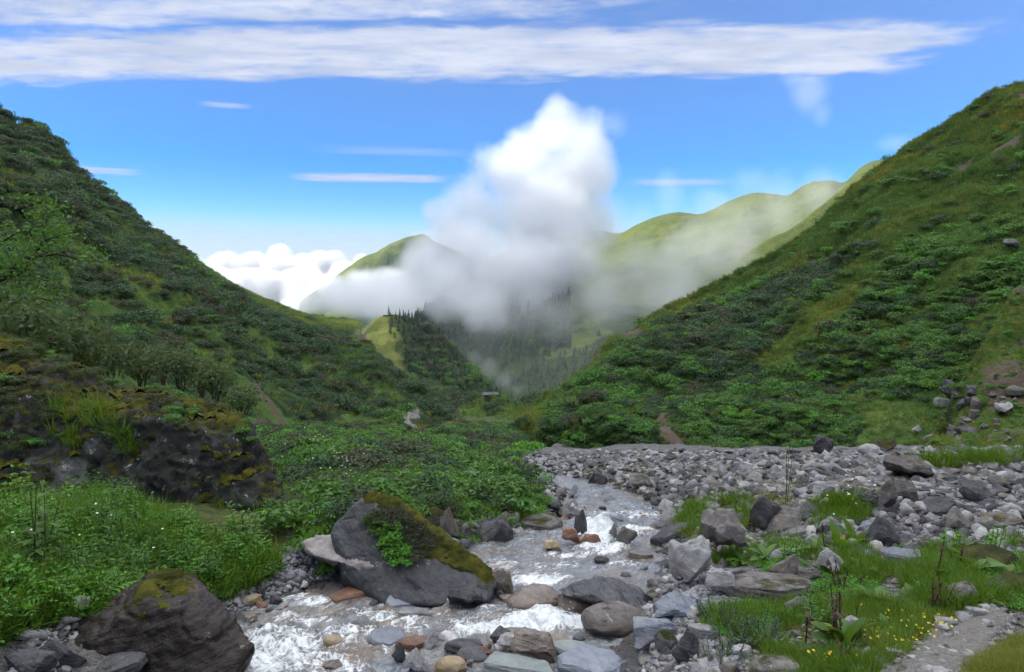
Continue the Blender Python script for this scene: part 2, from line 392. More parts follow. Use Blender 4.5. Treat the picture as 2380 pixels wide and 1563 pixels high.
def ground_mat():
    m, N, out = new_mat('gravel_ground')
    p = N.node('ShaderNodeNewGeometry').outputs['Position']
    g = N.attr('grs'); wt = N.attr('wet')
    v = N.voro(p, 18, 'Color'); vd = N.voro(p, 18, 'Distance')
    v2 = N.voro(p, 55, 'Color'); vd2 = N.voro(p, 55, 'Distance')
    gx = N.sep(v)[0]; gy = N.sep(v2)[0]
    c1 = N.mix(gx, (0.055, 0.056, 0.062), (0.24, 0.235, 0.235)); c2 = N.mix(gy, (0.06, 0.058, 0.058), (0.22, 0.212, 0.205))
    c = N.mix(0.5, c1, c2)
    big = N.noise(p, 1.1, 5, 0.65)
    c = N.mix(N.step(big, 0.45, 0.65, 0.0, 0.6), c, (0.085, 0.078, 0.068))
    cg = N.mix(N.step(N.noise(p, 3.0, 5, 0.7), 0.35, 0.65), (0.034, 0.050, 0.012), (0.085, 0.10, 0.022))
    c = N.mix(N.step(N.m('ADD', g, N.m('MULTIPLY', N.m('SUBTRACT', N.noise(p, 2.2, 6, 0.7), 0.5), 1.1)), 0.38, 0.62), c, cg)
    c = N.mix(N.m('MULTIPLY', wt, 0.55), c, (0.03, 0.028, 0.026))
    h = N.m('ADD', N.m('MULTIPLY', vd, -0.8), N.m('ADD', N.m('MULTIPLY', vd2, -0.4), N.m('MULTIPLY', N.noise(p, 6, 5, 0.7), 1.0)))
    principled(N, out, c, N.m('SUBTRACT', 0.9, N.m('MULTIPLY', wt, 0.45)), 0.3, bump(N, h, 1.0, 0.05)); return m
M['ground'] = ground_mat()

def path_mat():
    m, N, out = new_mat('trodden_gravel')
    p = N.node('ShaderNodeNewGeometry').outputs['Position']
    vc = N.sep(N.voro(p, 60, 'Color'))[0]
    c = N.mix(N.noise(p, 3, 5, 0.7), (0.10, 0.092, 0.08), (0.175, 0.16, 0.142)); c = N.mix(N.m('MULTIPLY', vc, 0.5), c, (0.27, 0.265, 0.265))
    principled(N, out, c, 0.95, 0.15, bump(N, N.m('MULTIPLY', N.voro(p, 60, 'Distance'), -1.0), 0.8, 0.02)); return m
M['path'] = path_mat()

def water_mat():
    m, N, out = new_mat('stream_water')
    p = N.node('ShaderNodeNewGeometry').outputs['Position']; fo = N.attr('foam'); sx = N.attr('flow', 'Vector')
    # flow coordinates: across, along
    f1 = N.noise(sx, 2.6, 6, 0.68, 1.2); f2 = N.noise(sx, 8.5, 5, 0.7, 1.6); f3 = N.noise(p, 30, 4, 0.7, 1.0)
    cell = N.voro(N.vm('ADD', sx, N.vm('SCALE', N.noise(sx, 3.0, 3, 0.6, out=1), scale=0.5)), 6.5, 'Distance', 'DISTANCE_TO_EDGE')
    lace = N.step(cell, 0.10, 0.0)
    v = N.m('ADD', N.m('MULTIPLY', f1, 0.50), N.m('ADD', N.m('MULTIPLY', f2, 0.40), N.m('MULTIPLY', f3, 0.25)))
    v = N.m('ADD', v, N.m('MULTIPLY', lace, 0.10))
    thr = N.m('SUBTRACT', 0.73, N.m('MULTIPLY', fo, 0.40))
    k = N.step(v, thr, N.m('ADD', thr, 0.20))
    deep = N.mix(N.step(N.noise(sx, 1.4, 4, 0.6), 0.35, 0.65), (0.135, 0.112, 0.085), (0.085, 0.105, 0.125))
    deep = N.mix(N.step(f2, 0.40, 0.60, 0.0, 0.75), deep, (0.24, 0.25, 0.255))
    bed = N.voro(N.vm('ADD', sx, N.vm('SCALE', N.noise(sx, 5.0, 3, 0.6, out=1), scale=0.25)), 3.2, 'Color'); bx = N.sep(bed)
    deep = N.mix(N.step(bx[0], 0.35, 0.9, 0.0, 0.65), deep, N.mix(bx[1], (0.065, 0.06, 0.055), (0.20, 0.145, 0.095)))
    milky = N.mix(N.step(f2, 0.3, 0.65), (0.36, 0.39, 0.40), (0.74, 0.77, 0.78))
    c = N.mix(k, deep, milky)
    rg = N.step(k, 0.0, 1.0, 0.06, 0.7)
    h = N.m('ADD', N.m('MULTIPLY', f1, 0.9), N.m('ADD', N.m('MULTIPLY', f2, 0.55), N.m('MULTIPLY', f3, 0.05)))
    principled(N, out, c, rg, 0.6, bump(N, h, 0.5, 0.09)); return m
M['water'] = water_mat()

M['hill_knoll'] = hill_mat('knoll_turf', (0.030, 0.045, 0.018), (0.050, 0.066, 0.024), (0.085, 0.115, 0.030), (0.15, 0.155, 0.045))
# ------------------------------------------------------------------ ground of the valley bottom
_PY = np.array([-80, -40, 0, 6, 11, 16, 22, 30, 45, 60, 80, 100, 150, 190, 330, 500.]); _PZ = np.array([8.5, 3.2, -2.58, -3.3, -3.84, -4.52, -5.7, -7.35, -10.7, -14.0, -17.2, -20, -27.5, -42, -130, -200])
def prof(y): return np.interp(y, _PY, _PZ)
def prof_s(y): return (prof(y) + prof(y - 1.2) + prof(y + 1.2)) / 3

# water's edge, read off the photograph row by row: (row, left, right)
_rows = [(1640, 440, 1440), (1563, 545, 1465), (1500, 560, 1455), (1450, 575, 1440), (1400, 640, 1480), (1350, 790, 1515), (1300, 1050, 1530), (1260, 1120, 1540), (1225, 1240, 1535), (1195, 1320, 1530), (1178, 1345, 1525)]
_e = []
for r_, l_, rr_ in _rows:
    b = ray(1190, r_)[1]; ds = np.linspace(3, 30, 2000); dd = ds[np.argmax(b * ds < prof_s(ds) - 0.12)] if False else ds[np.argmin(np.abs(b * ds - (prof_s(ds) - 0.12)))]
    _e.append((dd, ray(l_, r_)[0] * dd, ray(rr_, r_)[0] * dd))
_e = np.array(_e)
_ex = np.array([[-12, _e[0, 1] + 0.2, _e[0, 2] - 0.2], [2.5, _e[0, 1], _e[0, 2]]] + _e.tolist() + [[16, 1.3, 2.6], [19, 0.6, 2.0], [24, -1.2, 0.1], [32, -2.5, -1.0], [45, -2.0, -0.2], [62, 1.0, 3.0], [100, 3, 5], [400, 12, 15]])
def edges(y): return np.interp(y, _ex[:, 0], _ex[:, 1]), np.interp(y, _ex[:, 0], _ex[:, 2])

def G(x, y):
    """height of the ground"""
    x = np.asarray(x, float); y = np.asarray(y, float)
    l, r = edges(y); base = prof_s(y)
    wob = 0.18 * fbm2(x, y, 0.9, 2)
    l = l + wob; r = r + wob
    out = np.maximum(l - x, x - r)                      # >0 on the banks
    z = base + np.where(out < 0, -0.12 - 0.42 * sst(-out, 0, 0.5), -0.12 + 0.30 * sst(out, -0.02, 0.8))
    # right bank rises to the walker's ledge, left bank to the foot of the great boulder
    z = z + 0.30 * sst(x - r, 0.6, 3.0) * sst(y, 40, 12)
    lb = l - x
    z = z + (0.42 * sst(lb, 0.25, 2.6) + sst(y, 10.0, 7.8) * (0.40 * sst(lb, 0.8, 4.2) + 0.30 * sst(lb, 4, 8))) * sst(y, 17, 9.5) * sst(y, 3.0, 6.0)
    z = z + (0.7 * sst(lb, 0.3, 5)) * sst(y, 11.5, 20)
    amp = sst(np.abs(out), 0.0, 1.0)
    z = z + amp * (0.10 * fbm2(x, y, 0.55, 4) + 0.035 * fbm2(x, y, 2.6, 3, 0.6))
    z = z + amp * sst(y, 14, 40) * 0.38 * fbm2(x, y, 0.16, 4, 0.55, 5.0) * sst(x, -2, 3)
    # a low heap of slates on the right
    z = z + 0.45 * np.exp(-(((x - 10.2) / 3.6) ** 2 + ((y - 14.5) / 1.5) ** 2)) + 0.30 * np.exp(-(((x - 4.6) / 1.3) ** 2 + ((y - 10.6) / 0.6) ** 2))
    return z

_gy = np.concatenate([np.linspace(-70, 1.5, 24), np.geomspace(1.8, 330, 560)]); _gu = np.linspace(-1, 1, 520)
_gu = np.sign(_gu) * (0.72 * np.abs(_gu) + 0.28 * _gu ** 4); _gw = np.where(_gy < 3, 9 + (3 - _gy) * 1.0, 9 + (_gy - 3) * 0.85)
_gX = _gu[None, :] * _gw[:, None]; _gY = np.repeat(_gy[:, None], len(_gu), 1); _gZ = G(_gX, _gY)
def G(x, y):
    """the same height, read off the ground's own mesh"""
    x = np.asarray(x, float); y = np.clip(np.asarray(y, float), -69, 329)
    i = np.clip(np.searchsorted(_gy, y) - 1, 0, len(_gy) - 2); f = (y - _gy[i]) / (_gy[i + 1] - _gy[i])
    w = _gw[i] * (1 - f) + _gw[i + 1] * f; u = np.clip(x / w, -1, 1)
    j = np.clip(np.searchsorted(_gu, u) - 1, 0, len(_gu) - 2); g = (u - _gu[j]) / (_gu[j + 1] - _gu[j])
    return (_gZ[i, j] * (1 - g) + _gZ[i, j + 1] * g) * (1 - f) + (_gZ[i + 1, j] * (1 - g) + _gZ[i + 1, j + 1] * g) * f

def hit(px, py, dmax=150.0):
    """where a line of sight first meets the ground; arrays in, (N,3) out, nan when it misses"""
    px = np.atleast_1d(np.asarray(px, float)); py = np.atleast_1d(np.asarray(py, float)); a, b = ray(px, py)
    ds = np.geomspace(2.0, dmax, 260); best = np.full(px.shape, np.nan); prev = np.full(px.shape, 2.0); done = np.zeros(px.shape, bool)
    for d in ds:
        below = (b * d <= G(a * d, np.full_like(a, d))) & ~done
        lo, hi = prev[below], np.full(below.sum(), d)
        for _ in range(12):
            mid = (lo + hi) / 2; bl = b[below] * mid <= G(a[below] * mid, mid); hi = np.where(bl, mid, hi); lo = np.where(bl, lo, mid)
        best[below] = hi; done |= below; prev[~done] = d
    return np.stack([a * best, best, b * best], 1)

# grassy parts of the valley bottom (polygons on the photograph, looked up through each point's projection)
GREEN = [
    ([(-400, 980), (0, 1000), (300, 1050), (560, 1180), (690, 1260), (660, 1320), (520, 1390), (440, 1400), (330, 1400), (200, 1420), (60, 1450), (-400, 1800)], 1.0),
    ([(600, 1000), (1200, 1000), (1180, 1090), (1215, 1170), (1190, 1195), (960, 1200), (760, 1270), (690, 1250)], 1.0),
    ([(1640, 1410), (1850, 1395), (1980, 1330), (2100, 1400), (2240, 1450), (2160, 1500), (2060, 1540), (1990, 1640), (1700, 1640), (1800, 1530), (1640, 1460)], 1.0),
    ([(2250, 1540), (2400, 1470), (2700, 1480), (2700, 1700), (2180, 1700)], 0.95),
    ([(2080, 1330), (2180, 1260), (2400, 1260), (2700, 1280), (2700, 1420), (2330, 1430), (2130, 1400)], 0.75),
    ([(1560, 1250), (1590, 1180), (1730, 1160), (1760, 1220), (1690, 1260)], 0.85),
    ([(1840, 1220), (1900, 1170), (2040, 1160), (2030, 1205), (1930, 1235)], 0.8),
    ([(1900, 1290), (1990, 1270), (2080, 1330), (1990, 1350)], 0.8),
    ([(2100, 1075), (2250, 1065), (2400, 1060), (2400, 1090), (2130, 1100)], 0.9),
    ([(1400, 1140), (1520, 1120), (1640, 1150), (1520, 1180)], 0.5),
    ([(1650, 1290), (1720, 1240), (1800, 1290), (1740, 1320)], 0.6),
]
def greenness(p):
    px, py = proj(p); n = fbm(np.asarray(p), 0.8, 3); px = px + 26 * n; py = py + 12 * n
    g = np.zeros(len(px))
    for poly, a in GREEN:
        g = np.maximum(g, a * in_poly(px, py, poly))
    p = np.asarray(p)
    g = np.where(np.isnan(px), 0.5, g); g = np.maximum(g, sst(p[:, 1], 66, 80))
    return g

def build_ground():
    V = np.stack([_gX.ravel(), _gY.ravel(), _gZ.ravel()], 1); us, ys = _gu, _gy
    l, r = edges(V[:, 1]); o = np.maximum(l - V[:, 0], V[:, 0] - r)
    g = greenness(V); wet = sst(o, 0.35, 0.0) * sst(V[:, 1], 40, 20)
    me = mesh('ground', V, grid_faces(len(us), len(ys)), M['ground'], True, {'grs': g * (o > 0.1), 'wet': wet})
    tag(obj('ground', me), kind='structure')
build_ground()

def build_valley_floor():
    n = 140; xs = np.linspace(-2800, 2800, n); X, Y = np.meshgrid(xs, np.linspace(-1300, 3800, n))
    R = np.hypot(X, Y - 300)
    Z = -330 + 60 * fbm2(X, Y, 0.0012, 4) - 60 * sst(R, 300, 3000)
    Z = np.where((Y < 250) & (R < 900), np.minimum(Z, -120), Z)
    V = np.stack([X.ravel(), Y.ravel(), Z.ravel()], 1)
    tag(obj('valley_floor', mesh('valley_floor', V, grid_faces(n, n), M['hill_far'], True, {'grs': np.full(n * n, .4), 'bare': np.zeros(n * n)})), kind='structure')
build_valley_floor()

def drape(name, pts, width, mat, n=90, m=9, hf=G, lift=0.03, label=None, cat=None):
    """a strip of trodden ground: its middle a little proud of the ground, its ragged edges sinking under it"""
    pts = np.asarray(pts, float); s = np.r_[0, np.cumsum(np.hypot(*np.diff(pts[:, :2], axis=0).T))]; t = np.linspace(0, s[-1], n)
    c = np.stack([np.interp(t, s, pts[:, 0]), np.interp(t, s, pts[:, 1])], 1)
    for _ in range(6): c[1:-1] = (c[:-2] + 2 * c[1:-1] + c[2:]) / 4
    tg = np.gradient(c, axis=0); tg /= np.linalg.norm(tg, axis=1)[:, None] + 1e-9; nm = np.stack([tg[:, 1], -tg[:, 0]], 1)
    w = np.interp(t, s, np.broadcast_to(width, s.shape)) * (1 + 0.35 * fbm2(t, t * 0, 1.1, 3))
    k = np.linspace(-1, 1, m); P2 = c[:, None, :] + nm[:, None, :] * (k[None, :, None] * w[:, None, None] / 2)
    z = hf(P2[..., 0].ravel(), P2[..., 1].ravel()).reshape(n, m)
    z = z + np.where(np.abs(k) > 0.95, -0.05, lift * (1 - np.abs(k) ** 4))[None, :] + 0.012 * fbm2(P2[..., 0], P2[..., 1], 6, 3)
    V = np.concatenate([P2, z[..., None]], 2).reshape(-1, 3)
    o = obj(name, mesh(name, V, grid_faces(m, n), mat, True)); tag(o, kind='structure'); return o

_pp = hit([2190, 2150, 2200, 2270, 2330], [1640, 1570, 1510, 1460, 1430])
drape('footpath', np.vstack([[[1.9, 2.2, 0]], _pp]), [0.9, 0.75, 0.62, 0.5, 0.42, 0.3], M['path'])

# ------------------------------------------------------------------ the hills: surfaces lofted from foot to crest
def catmull(P, n):
    P = np.asarray(P, float); k = len(P); t = np.linspace(0, k - 1, n); i = np.minimum(t.astype(int), k - 2); f = (t - i)[:, None]
    E = np.vstack([2 * P[0] - P[1], P, 2 * P[-1] - P[-2]]); p0, p1, p2, p3 = E[i], E[i + 1], E[i + 2], E[i + 3]
    return 0.5 * (2 * p1 + (p2 - p0) * f + (2 * p0 - 5 * p1 + 4 * p2 - p3) * f * f + (3 * p1 - p0 - 3 * p2 + p3) * f ** 3)

class Hill: pass
def loft(name, lines, nu, gaps, mat, rough, masks=None, crest=None, seed=0.0, kind='structure', calm=None):
    """lines: control polylines foot..crest..back; gaps: rows between them; rough: list of (scale, amplitude)"""
    L = [catmull(l, nu) for l in lines]; rows = []
    for a, b, g in zip(L[:-1], L[1:], gaps):
        for q in range(g): rows.append(a + (b - a) * q / g)
    rows.append(L[-1]); A = np.array(rows); nv = len(rows)
    ci = sum(gaps[:crest]) if crest is not None else nv - 1
    vv = np.arange(nv); damp = 0.14 + 0.86 * sst(np.abs(vv - ci), 0, max(6, gaps[0] * 0.14))
    P = A.reshape(-1, 3); dz = np.zeros(len(P)); dx = np.zeros(len(P))
    for sc_, am in rough:
        dz += am * fbm(P, sc_, 4, 0.5, seed)
        dx += 0.5 * am * fbm(P, sc_, 3, 0.5, seed + 40)
    dm = np.repeat(damp, nu) * (calm(P) if calm else 1.0); P = P + np.stack([dx * dm * 0.5, dx * dm * 0.3, dz * dm], 1)
    h = Hill(); h.P = P.reshape(nv, nu, 3); h.nu, h.nv, h.ci = nu, nv, ci
    px, py = proj(P)
    g, b = masks(px, py, P) if masks else (np.ones(len(P)), np.zeros(len(P)))
    h.o = obj(name, mesh(name, P, grid_faces(nu, nv), mat, True, {'grs': g, 'bare': b}))
    if kind: tag(h.o, kind=kind)
    return h

def on_hill(h, n, front=True, margin=60, rs=None):
    """n random points of the part of a hill that the photograph shows, even by area"""
    rs = rs or rng
    Pg = h.P; a = Pg[:-1, :-1]; e1 = Pg[:-1, 1:] - a; e2 = Pg[1:, :-1] - a
    cr = np.cross(e1, e2); ar = np.linalg.norm(cr, axis=2)
    c = a + (e1 + e2) / 2; px, py = proj(c.reshape(-1, 3)); px, py = px.reshape(ar.shape), py.reshape(ar.shape)
    ok = (px > -margin) & (px < 2380 + margin) & (py > -margin) & (py < 1563 + margin)
    nn = cr / (ar[..., None] + 1e-9); nn = np.where(nn[..., 2:] < 0, -nn, nn)
    if front: ok &= (nn * c).sum(2) < 0.06 * np.linalg.norm(c, axis=2)
    w = (ar * ok).ravel(); i = rs.choice(w.size, n, p=w / w.sum()); u, v = rs.random((2, n, 1))
    A_ = a.reshape(-1, 3)[i]; P_ = A_ + e1.reshape(-1, 3)[i] * u + e2.reshape(-1, 3)[i] * v
    return P_, nn.reshape(-1, 3)[i]

def off(l, dx, dy, dz): return [(p[0] + dx, p[1] + dy, p[2] + dz) for p in l]

# left hill: crest, saddle and the spur that runs down to the notch
A_crest = [(-330, -260, 240), (-330, -90, 262), (-318, 70, 262), (-305, 160, 236), (-215, 190, 128)] + [PX(*q) for q in ((0, 278, 200), (60, 293, 205), (120, 335, 213), (172, 402, 223), (232, 458, 236), (300, 500, 252), (352, 542, 265), (420, 582, 284), (500, 630, 306), (600, 692, 334), (700, 728, 362), (765, 744, 388), (832, 750, 408), (842, 800, 384), (915, 858, 330), (1000, 903, 276), (1080, 927, 226), (1140, 917, 196), (1200, 935, 174), (1262, 962, 152))]  # unseen left end of the crest raised to shade valley and right hill
A_foot = [(-150, -260, 20), (-95, -90, 6), (-60, -20, -1), (-42, 8, -3), (-32, 16, -5)] + [PX(*q) for q in ((60, 925, 30), (130, 935, 31), (200, 945, 32), (260, 955, 33), (330, 965, 34), (400, 978, 35), (470, 990, 37), (540, 1003, 39), (610, 1015, 41), (690, 1030, 44), (770, 1042, 47), (850, 1050, 51), (930, 1060, 55), (1000, 1066, 59), (1060, 1068, 63), (1110, 1066, 68), (1150, 1060, 75), (1190, 1050, 86), (1225, 1020, 105), (1266, 972, 148))]
RIB_A = [(340, 690), (400, 740), (450, 810), (520, 865), (590, 925), (640, 970), (690, 1010)]
RIB_A2 = [(215, 590), (300, 660), (360, 720)]
TRAIL_A = [(1046, 935), (1058, 960), (1060, 985), (1050, 1005), (1030, 1022), (990, 1036), (940, 1050)]
def masks_A(px, py, P):
    n = fbm(P, 0.03, 4); n2 = fbm(P, 0.11, 3)
    g = 0.38 + 0.45 * n2
    g = np.maximum(g, sst(line_dist(px, py, RIB_A) + 14 * n2, 30, 6)); g = np.maximum(g, 0.9 * sst(line_dist(px, py, RIB_A2), 22, 6))
    crest = [(470, 605), (600, 692), (700, 728), (770, 744), (832, 750)]
    g = np.maximum(g, sst(line_dist(px, py, crest) + 14 * n, 44, 14))
    g = np.maximum(g, 0.9 * in_poly(px, py, [(1062, 950), (1140, 915), (1255, 960), (1180, 1070), (930, 1075), (1000, 1040), (1060, 1010)]))
    b = sst(line_dist(px, py, TRAIL_A), 15, 7) * 1.0
    b = np.maximum(b, 0.75 * sst(line_dist(px, py, [(590, 900), (625, 935), (660, 985), (690, 1010)]) + 10 * n2, 14, 4))
    b = np.maximum(b, 0.8 * sst(line_dist(px, py, [(600, 985), (645, 1005), (625, 1040)]), 26, 8))
    b = np.maximum(b, 0.55 * sst(np.hypot((px - 840) / 40, (py - 780) / 35), 1, 0.3))
    return np.nan_to_num(g), np.nan_to_num(b)
A_mid = [tuple(np.array(f) * 0.55 + np.array(c) * 0.45 + np.array((0, 0, -3.5))) for f, c in zip(A_foot, A_crest)]
hillA = loft('hill', [off(A_foot, 8, -6, -6), A_foot, A_mid, A_crest, off(A_crest, -10, 40, -18), off(A_crest, -30, 190, -170)], 420, [5, 130, 120, 10, 16], M['hill_near'], [(0.012, 7.0), (0.045, 3.0), (0.2, 0.7)], masks_A, 3, 1.0, calm=lambda P: 1 - 0.75 * sst(P[:, 1], 150, 330) * sst(P[:, 0], -135, -85))

# right hill
B_crest = [PX(q[0], q[1] + float(np.interp(q[0], [1262, 1450, 1640, 1850, 1960, 2100, 2240, 2380], [0, 10, 20, 30, 33, 36, 38, 42])), q[2]) for i_, q in enumerate( ((1262, 962, 152), (1284, 928, 154), (1348, 862, 158), (1448, 772, 163), (1540, 704, 167), (1640, 646, 170), (1720, 601, 171), (1850, 522, 172), (1960, 451, 172), (2100, 346, 170), (2240, 266, 168), (2380, 190, 165), (2480, 130, 160)))] + [(168, 125, 92), (205, 60, 118), (230, -60, 140), (240, -260, 160)]
B_foot = [PX(*q) for q in ((1258, 972, 146), (1220, 1015, 105), (1196, 1052, 78), (1250, 1068, 66), (1330, 1074, 60), (1430, 1076, 57), (1540, 1074, 55), (1680, 1070, 54), (1820, 1066, 53), (1980, 1058, 52), (2140, 1050, 50), (2380, 1042, 47), (2550, 1040, 44))] + [(52, 26, -8), (60, 0, -3), (80, -60, 4), (140, -260, 26)]
GR_B = [(2400, 340), (2250, 440), (2080, 560), (1960, 680), (1880, 760), (1790, 840)]
GR_B2 = [(2390, 560), (2280, 600), (2150, 690)]
def masks_B(px, py, P):
    n = fbm(P, 0.03, 4, 0.5, 9); n2 = fbm(P, 0.12, 3, 0.5, 9)
    cy = np.interp(px, [1200, 1262, 1350, 1450, 1540, 1640, 1720, 1850, 1960, 2100, 2240, 2380], [1040, 960, 860, 771, 703, 645, 600, 521, 450, 345, 265, 190])
    dep = (py - cy) + 30 * n
    wdt = np.interp(px, [1200, 1450, 1700, 2000, 2200, 2380], [34, 46, 80, 190, 330, 430])
    g = sst(dep, wdt * 1.15, wdt * 0.7)
    g = np.maximum(g, sst(line_dist(px, py, GR_B) + 22 * n2, 58, 16)); g = np.maximum(g, 0.8 * sst(line_dist(px, py, GR_B2) + 22 * n2, 36, 12))
    g = np.maximum(g, 0.9 * in_poly(px + 30 * n2, py, [(1960, 1060), (2020, 960), (2130, 920), (2240, 880), (2260, 1060)]))
    g = np.maximum(g, 0.33 + 0.5 * n2)
    b = 0.95 * sst(line_dist(px, py, [(1540, 975), (1548, 1005), (1572, 1030), (1592, 1058)]) + 6 * n2, 24, 7)
    b = np.maximum(b, 0.5 * sst(line_dist(px, py, [(1556, 925), (1540, 975)]) + 6 * n2, 11, 4))
    b = np.maximum(b, 0.45 * sst(np.hypot((px - 2110) / 130, (py - 1010) / 60) + n2, 1, 0.3))
    b = np.maximum(b, 0.75 * sst(fbm(P * np.array((.035, .012, .02)), 1.0, 4, .6, 3) + .25 * n2, .48, .62))
    b = np.maximum(b, 0.5 * sst(line_dist(px, py, [(1500, 780), (1600, 760)]) + 8 * n2, 12, 3))
    return np.nan_to_num(g), np.nan_to_num(b)
B_mid = [tuple(np.array(f) * 0.52 + np.array(c) * 0.48 + np.array((0, 0, -2.0))) for f, c in zip(B_foot, B_crest)]
hillB = loft('hill.001', [off(B_foot, 0, -5, -5), B_foot, B_mid, B_crest, off(B_crest, 8, 34, -14), off(B_crest, 30, 150, -150)], 420, [5, 130, 120, 10, 14], M['hill_near'], [(0.014, 6.5), (0.05, 3.2), (0.22, 0.7)], masks_B, 3, 5.0)

# small rocky spur at the right edge
D_crest = [PX(*q) for q in ((2150, 1046, 46), (2195, 950, 50), (2235, 880, 53), (2300, 772, 58), (2345, 700, 62), (2390, 655, 65), (2480, 590, 68), (2620, 500, 70))]
D_foot = [PX(*q) for q in ((2140, 1056, 44), (2180, 1050, 43.5), (2230, 1046, 43), (2290, 1044, 42.5), (2340, 1042, 42), (2400, 1040, 41), (2500, 1040, 40), (2620, 1040, 38))]
def masks_D(px, py, P):
    n2 = fbm(P, 0.2, 4, 0.6, 3)
    b = np.maximum(0.62 * sst(np.hypot((px - 2350) / 120, (py - 900) / 70) + 0.6 * n2, 1.1, 0.4), 0.35 + 0.3 * n2)
    return np.nan_to_num(0.9 + 0 * px), np.nan_to_num(b)
hillD = loft('hill.002', [off(D_foot, 0, -3, -3), D_foot, D_crest, off(D_crest, 10, 14, -6), off(D_crest, 30, 40, -30)], 150, [4, 120, 8, 8], M['hill_near'], [(0.06, 1.6), (0.25, 0.8), (0.9, 0.25)], masks_D, 2, 2.0)

# knoll behind the saddle
C_crest = [PX(*q) for q in ((832, 800, 425), (848, 768, 440), (872, 742, 452), (900, 731, 458), (930, 734, 462), (962, 752, 465), (1000, 774, 468), (1036, 800, 470), (1072, 840, 470), (1110, 880, 466), (1160, 925, 460), (1220, 975, 450), (1280, 1020, 440))]
C_foot = [PX(*q) for q in ((815, 850, 395), (840, 870, 388), (870, 890, 380), (905, 910, 376), (940, 930, 372), (975, 950, 370), (1010, 965, 370), (1050, 980, 370), (1090, 995, 370), (1130, 1010, 370), (1180, 1030, 370), (1230, 1050, 370), (1280, 1070, 370))]
def masks_C(px, py, P):
    n2 = fbm(P, 0.05, 3)
    g = sst(px + 24 * n2 - (py - 760) * 0.25, 945, 885); b = 0.7 * sst(np.hypot((px - 845) / 22, (py - 790) / 40) + n2, 1, .4)
    return np.nan_to_num(g), np.nan_to_num(b)
hillC = loft('hill.003', [C_foot, C_crest, off(C_crest, 5, 40, -12), off(C_crest, 40, 160, -150)], 160, [70, 8, 8], M['hill_knoll'], [(0.02, 4.0), (0.07, 1.6)], masks_C, 1, 7.0)

# far mountain, forested below
E_crest = [PX(*q) for q in ((1050, 640, 1500), (1150, 600, 1560), (1250, 560, 1600), (1330, 540, 1620), (1390, 534, 1620), (1440, 540, 1600), (1480, 522, 1590), (1530, 502, 1580), (1580, 493, 1570), (1625, 498, 1550), (1655, 487, 1540), (1700, 466, 1520), (1752, 450, 1500), (1800, 453, 1480), (1832, 455, 1470), (1880, 428, 1440), (1930, 420, 1400), (1962, 424, 1380), (2000, 390, 1340), (2030, 374, 1320), (2090, 362, 1300), (2250, 280, 1250), (2600, 150, 1150))]
E_foot = [PX(*q) for q in ((1000, 960, 660), (1040, 975, 640), (1080, 985, 620), (1120, 990, 600), (1160, 995, 585), (1200, 1000, 570), (1240, 1005, 560), (1280, 1000, 550), (1320, 990, 548), (1360, 980, 548), (1400, 965, 550), (1450, 950, 555), (1500, 935, 560), (1560, 920, 570), (1620, 900, 580), (1700, 880, 590), (1780, 860, 600), (1860, 840, 610), (1940, 820, 620), (2040, 800, 630), (2150, 780, 640), (2350, 740, 650), (2600, 700, 660))]
def masks_E(px, py, P):
    n2 = fbm(P, 0.012, 4)
    g = sst(py + 60 * n2, 800, 700); g = np.maximum(g, sst(line_dist(px, py, [(1240, 800), (1340, 800), (1430, 770)]) + 30 * n2, 30, 8) * 0.8)  # second term: light green band, a sun shaft put into the colour
    return np.nan_to_num(g), np.zeros(len(P))
E_mid = [tuple(np.array(f) * 0.55 + np.array(c) * 0.45 + np.array((0, 0, -18.))) for f, c in zip(E_foot, E_crest)]
hillE = loft('mountain', [E_foot, E_mid, E_crest, off(E_crest, 20, 120, -40), off(E_crest, 60, 700, -500)], 360, [90, 90, 8, 10], M['hill_far'], [(0.0035, 34.0), (0.012, 16.0), (0.045, 4.0)], masks_E, 2, 11.0, calm=lambda P: 0.55 + 0 * P[:, 0])
E2_crest = [PX(*q) for q in ((1660, 700, 880), (1690, 645, 890), (1716, 604, 900), (1760, 572, 895), (1800, 549, 890), (1850, 524, 880), (1960, 440, 860), (2100, 360, 830))]
hillE2 = loft('mountain.001', [off(E2_crest, 60, -120, -160), E2_crest, off(E2_crest, 20, 40, -20), off(E2_crest, 120, 260, -200)], 120, [60, 6, 8], M['hill_far'], [(0.01, 14.0), (0.05, 5.0)], None, 1, 3.0)
# dark wooded ridge beyond the knoll
G_crest = [PX(*q) for q in ((900, 800, 980), (962, 742, 1000), (992, 714, 1010), (1022, 690, 1020), (1060, 668, 1035), (1110, 652, 1050), (1200, 600, 1080), (1320, 570, 1100))]
G_foot = [PX(*q) for q in ((900, 930, 760), (960, 930, 750), (1010, 930, 740), (1060, 930, 735), (1110, 930, 730), (1160, 930, 725), (1230, 930, 720), (1330, 930, 715))]
hillG = loft('mountain.002', [G_foot, G_crest, off(G_crest, 10, 60, -20), off(G_crest, 60, 300, -300)], 150, [80, 6, 8], M['hill_far'], [(0.008, 16.0), (0.04, 5.0)], lambda px, py, P: (np.full(len(P), .1), np.zeros(len(P))), 1, 13.0)
# far ridge standing out of the cloud
F_crest = [PX(*q) for q in ((700, 700, 2700), (780, 642, 2700), (842, 600, 2700), (872, 587, 2700), (902, 571, 2690), (950, 552, 2680), (986, 545, 2670), (1012, 562, 2660), (1042, 577, 2650), (1100, 600, 2640), (1220, 640, 2600))]
hillF = loft('mountain.003', [off(F_crest, 60, -700, -420), F_crest, off(F_crest, 0, 120, -60), off(F_crest, 0, 700, -500)], 160, [80, 6, 8], M['hill_far'], [(0.004, 40.0), (0.015, 22.0), (0.05, 8.0)], lambda px, py, P: (0.55 + .6 * fbm(P, 0.006, 4), np.zeros(len(P))), 1, 17.0)
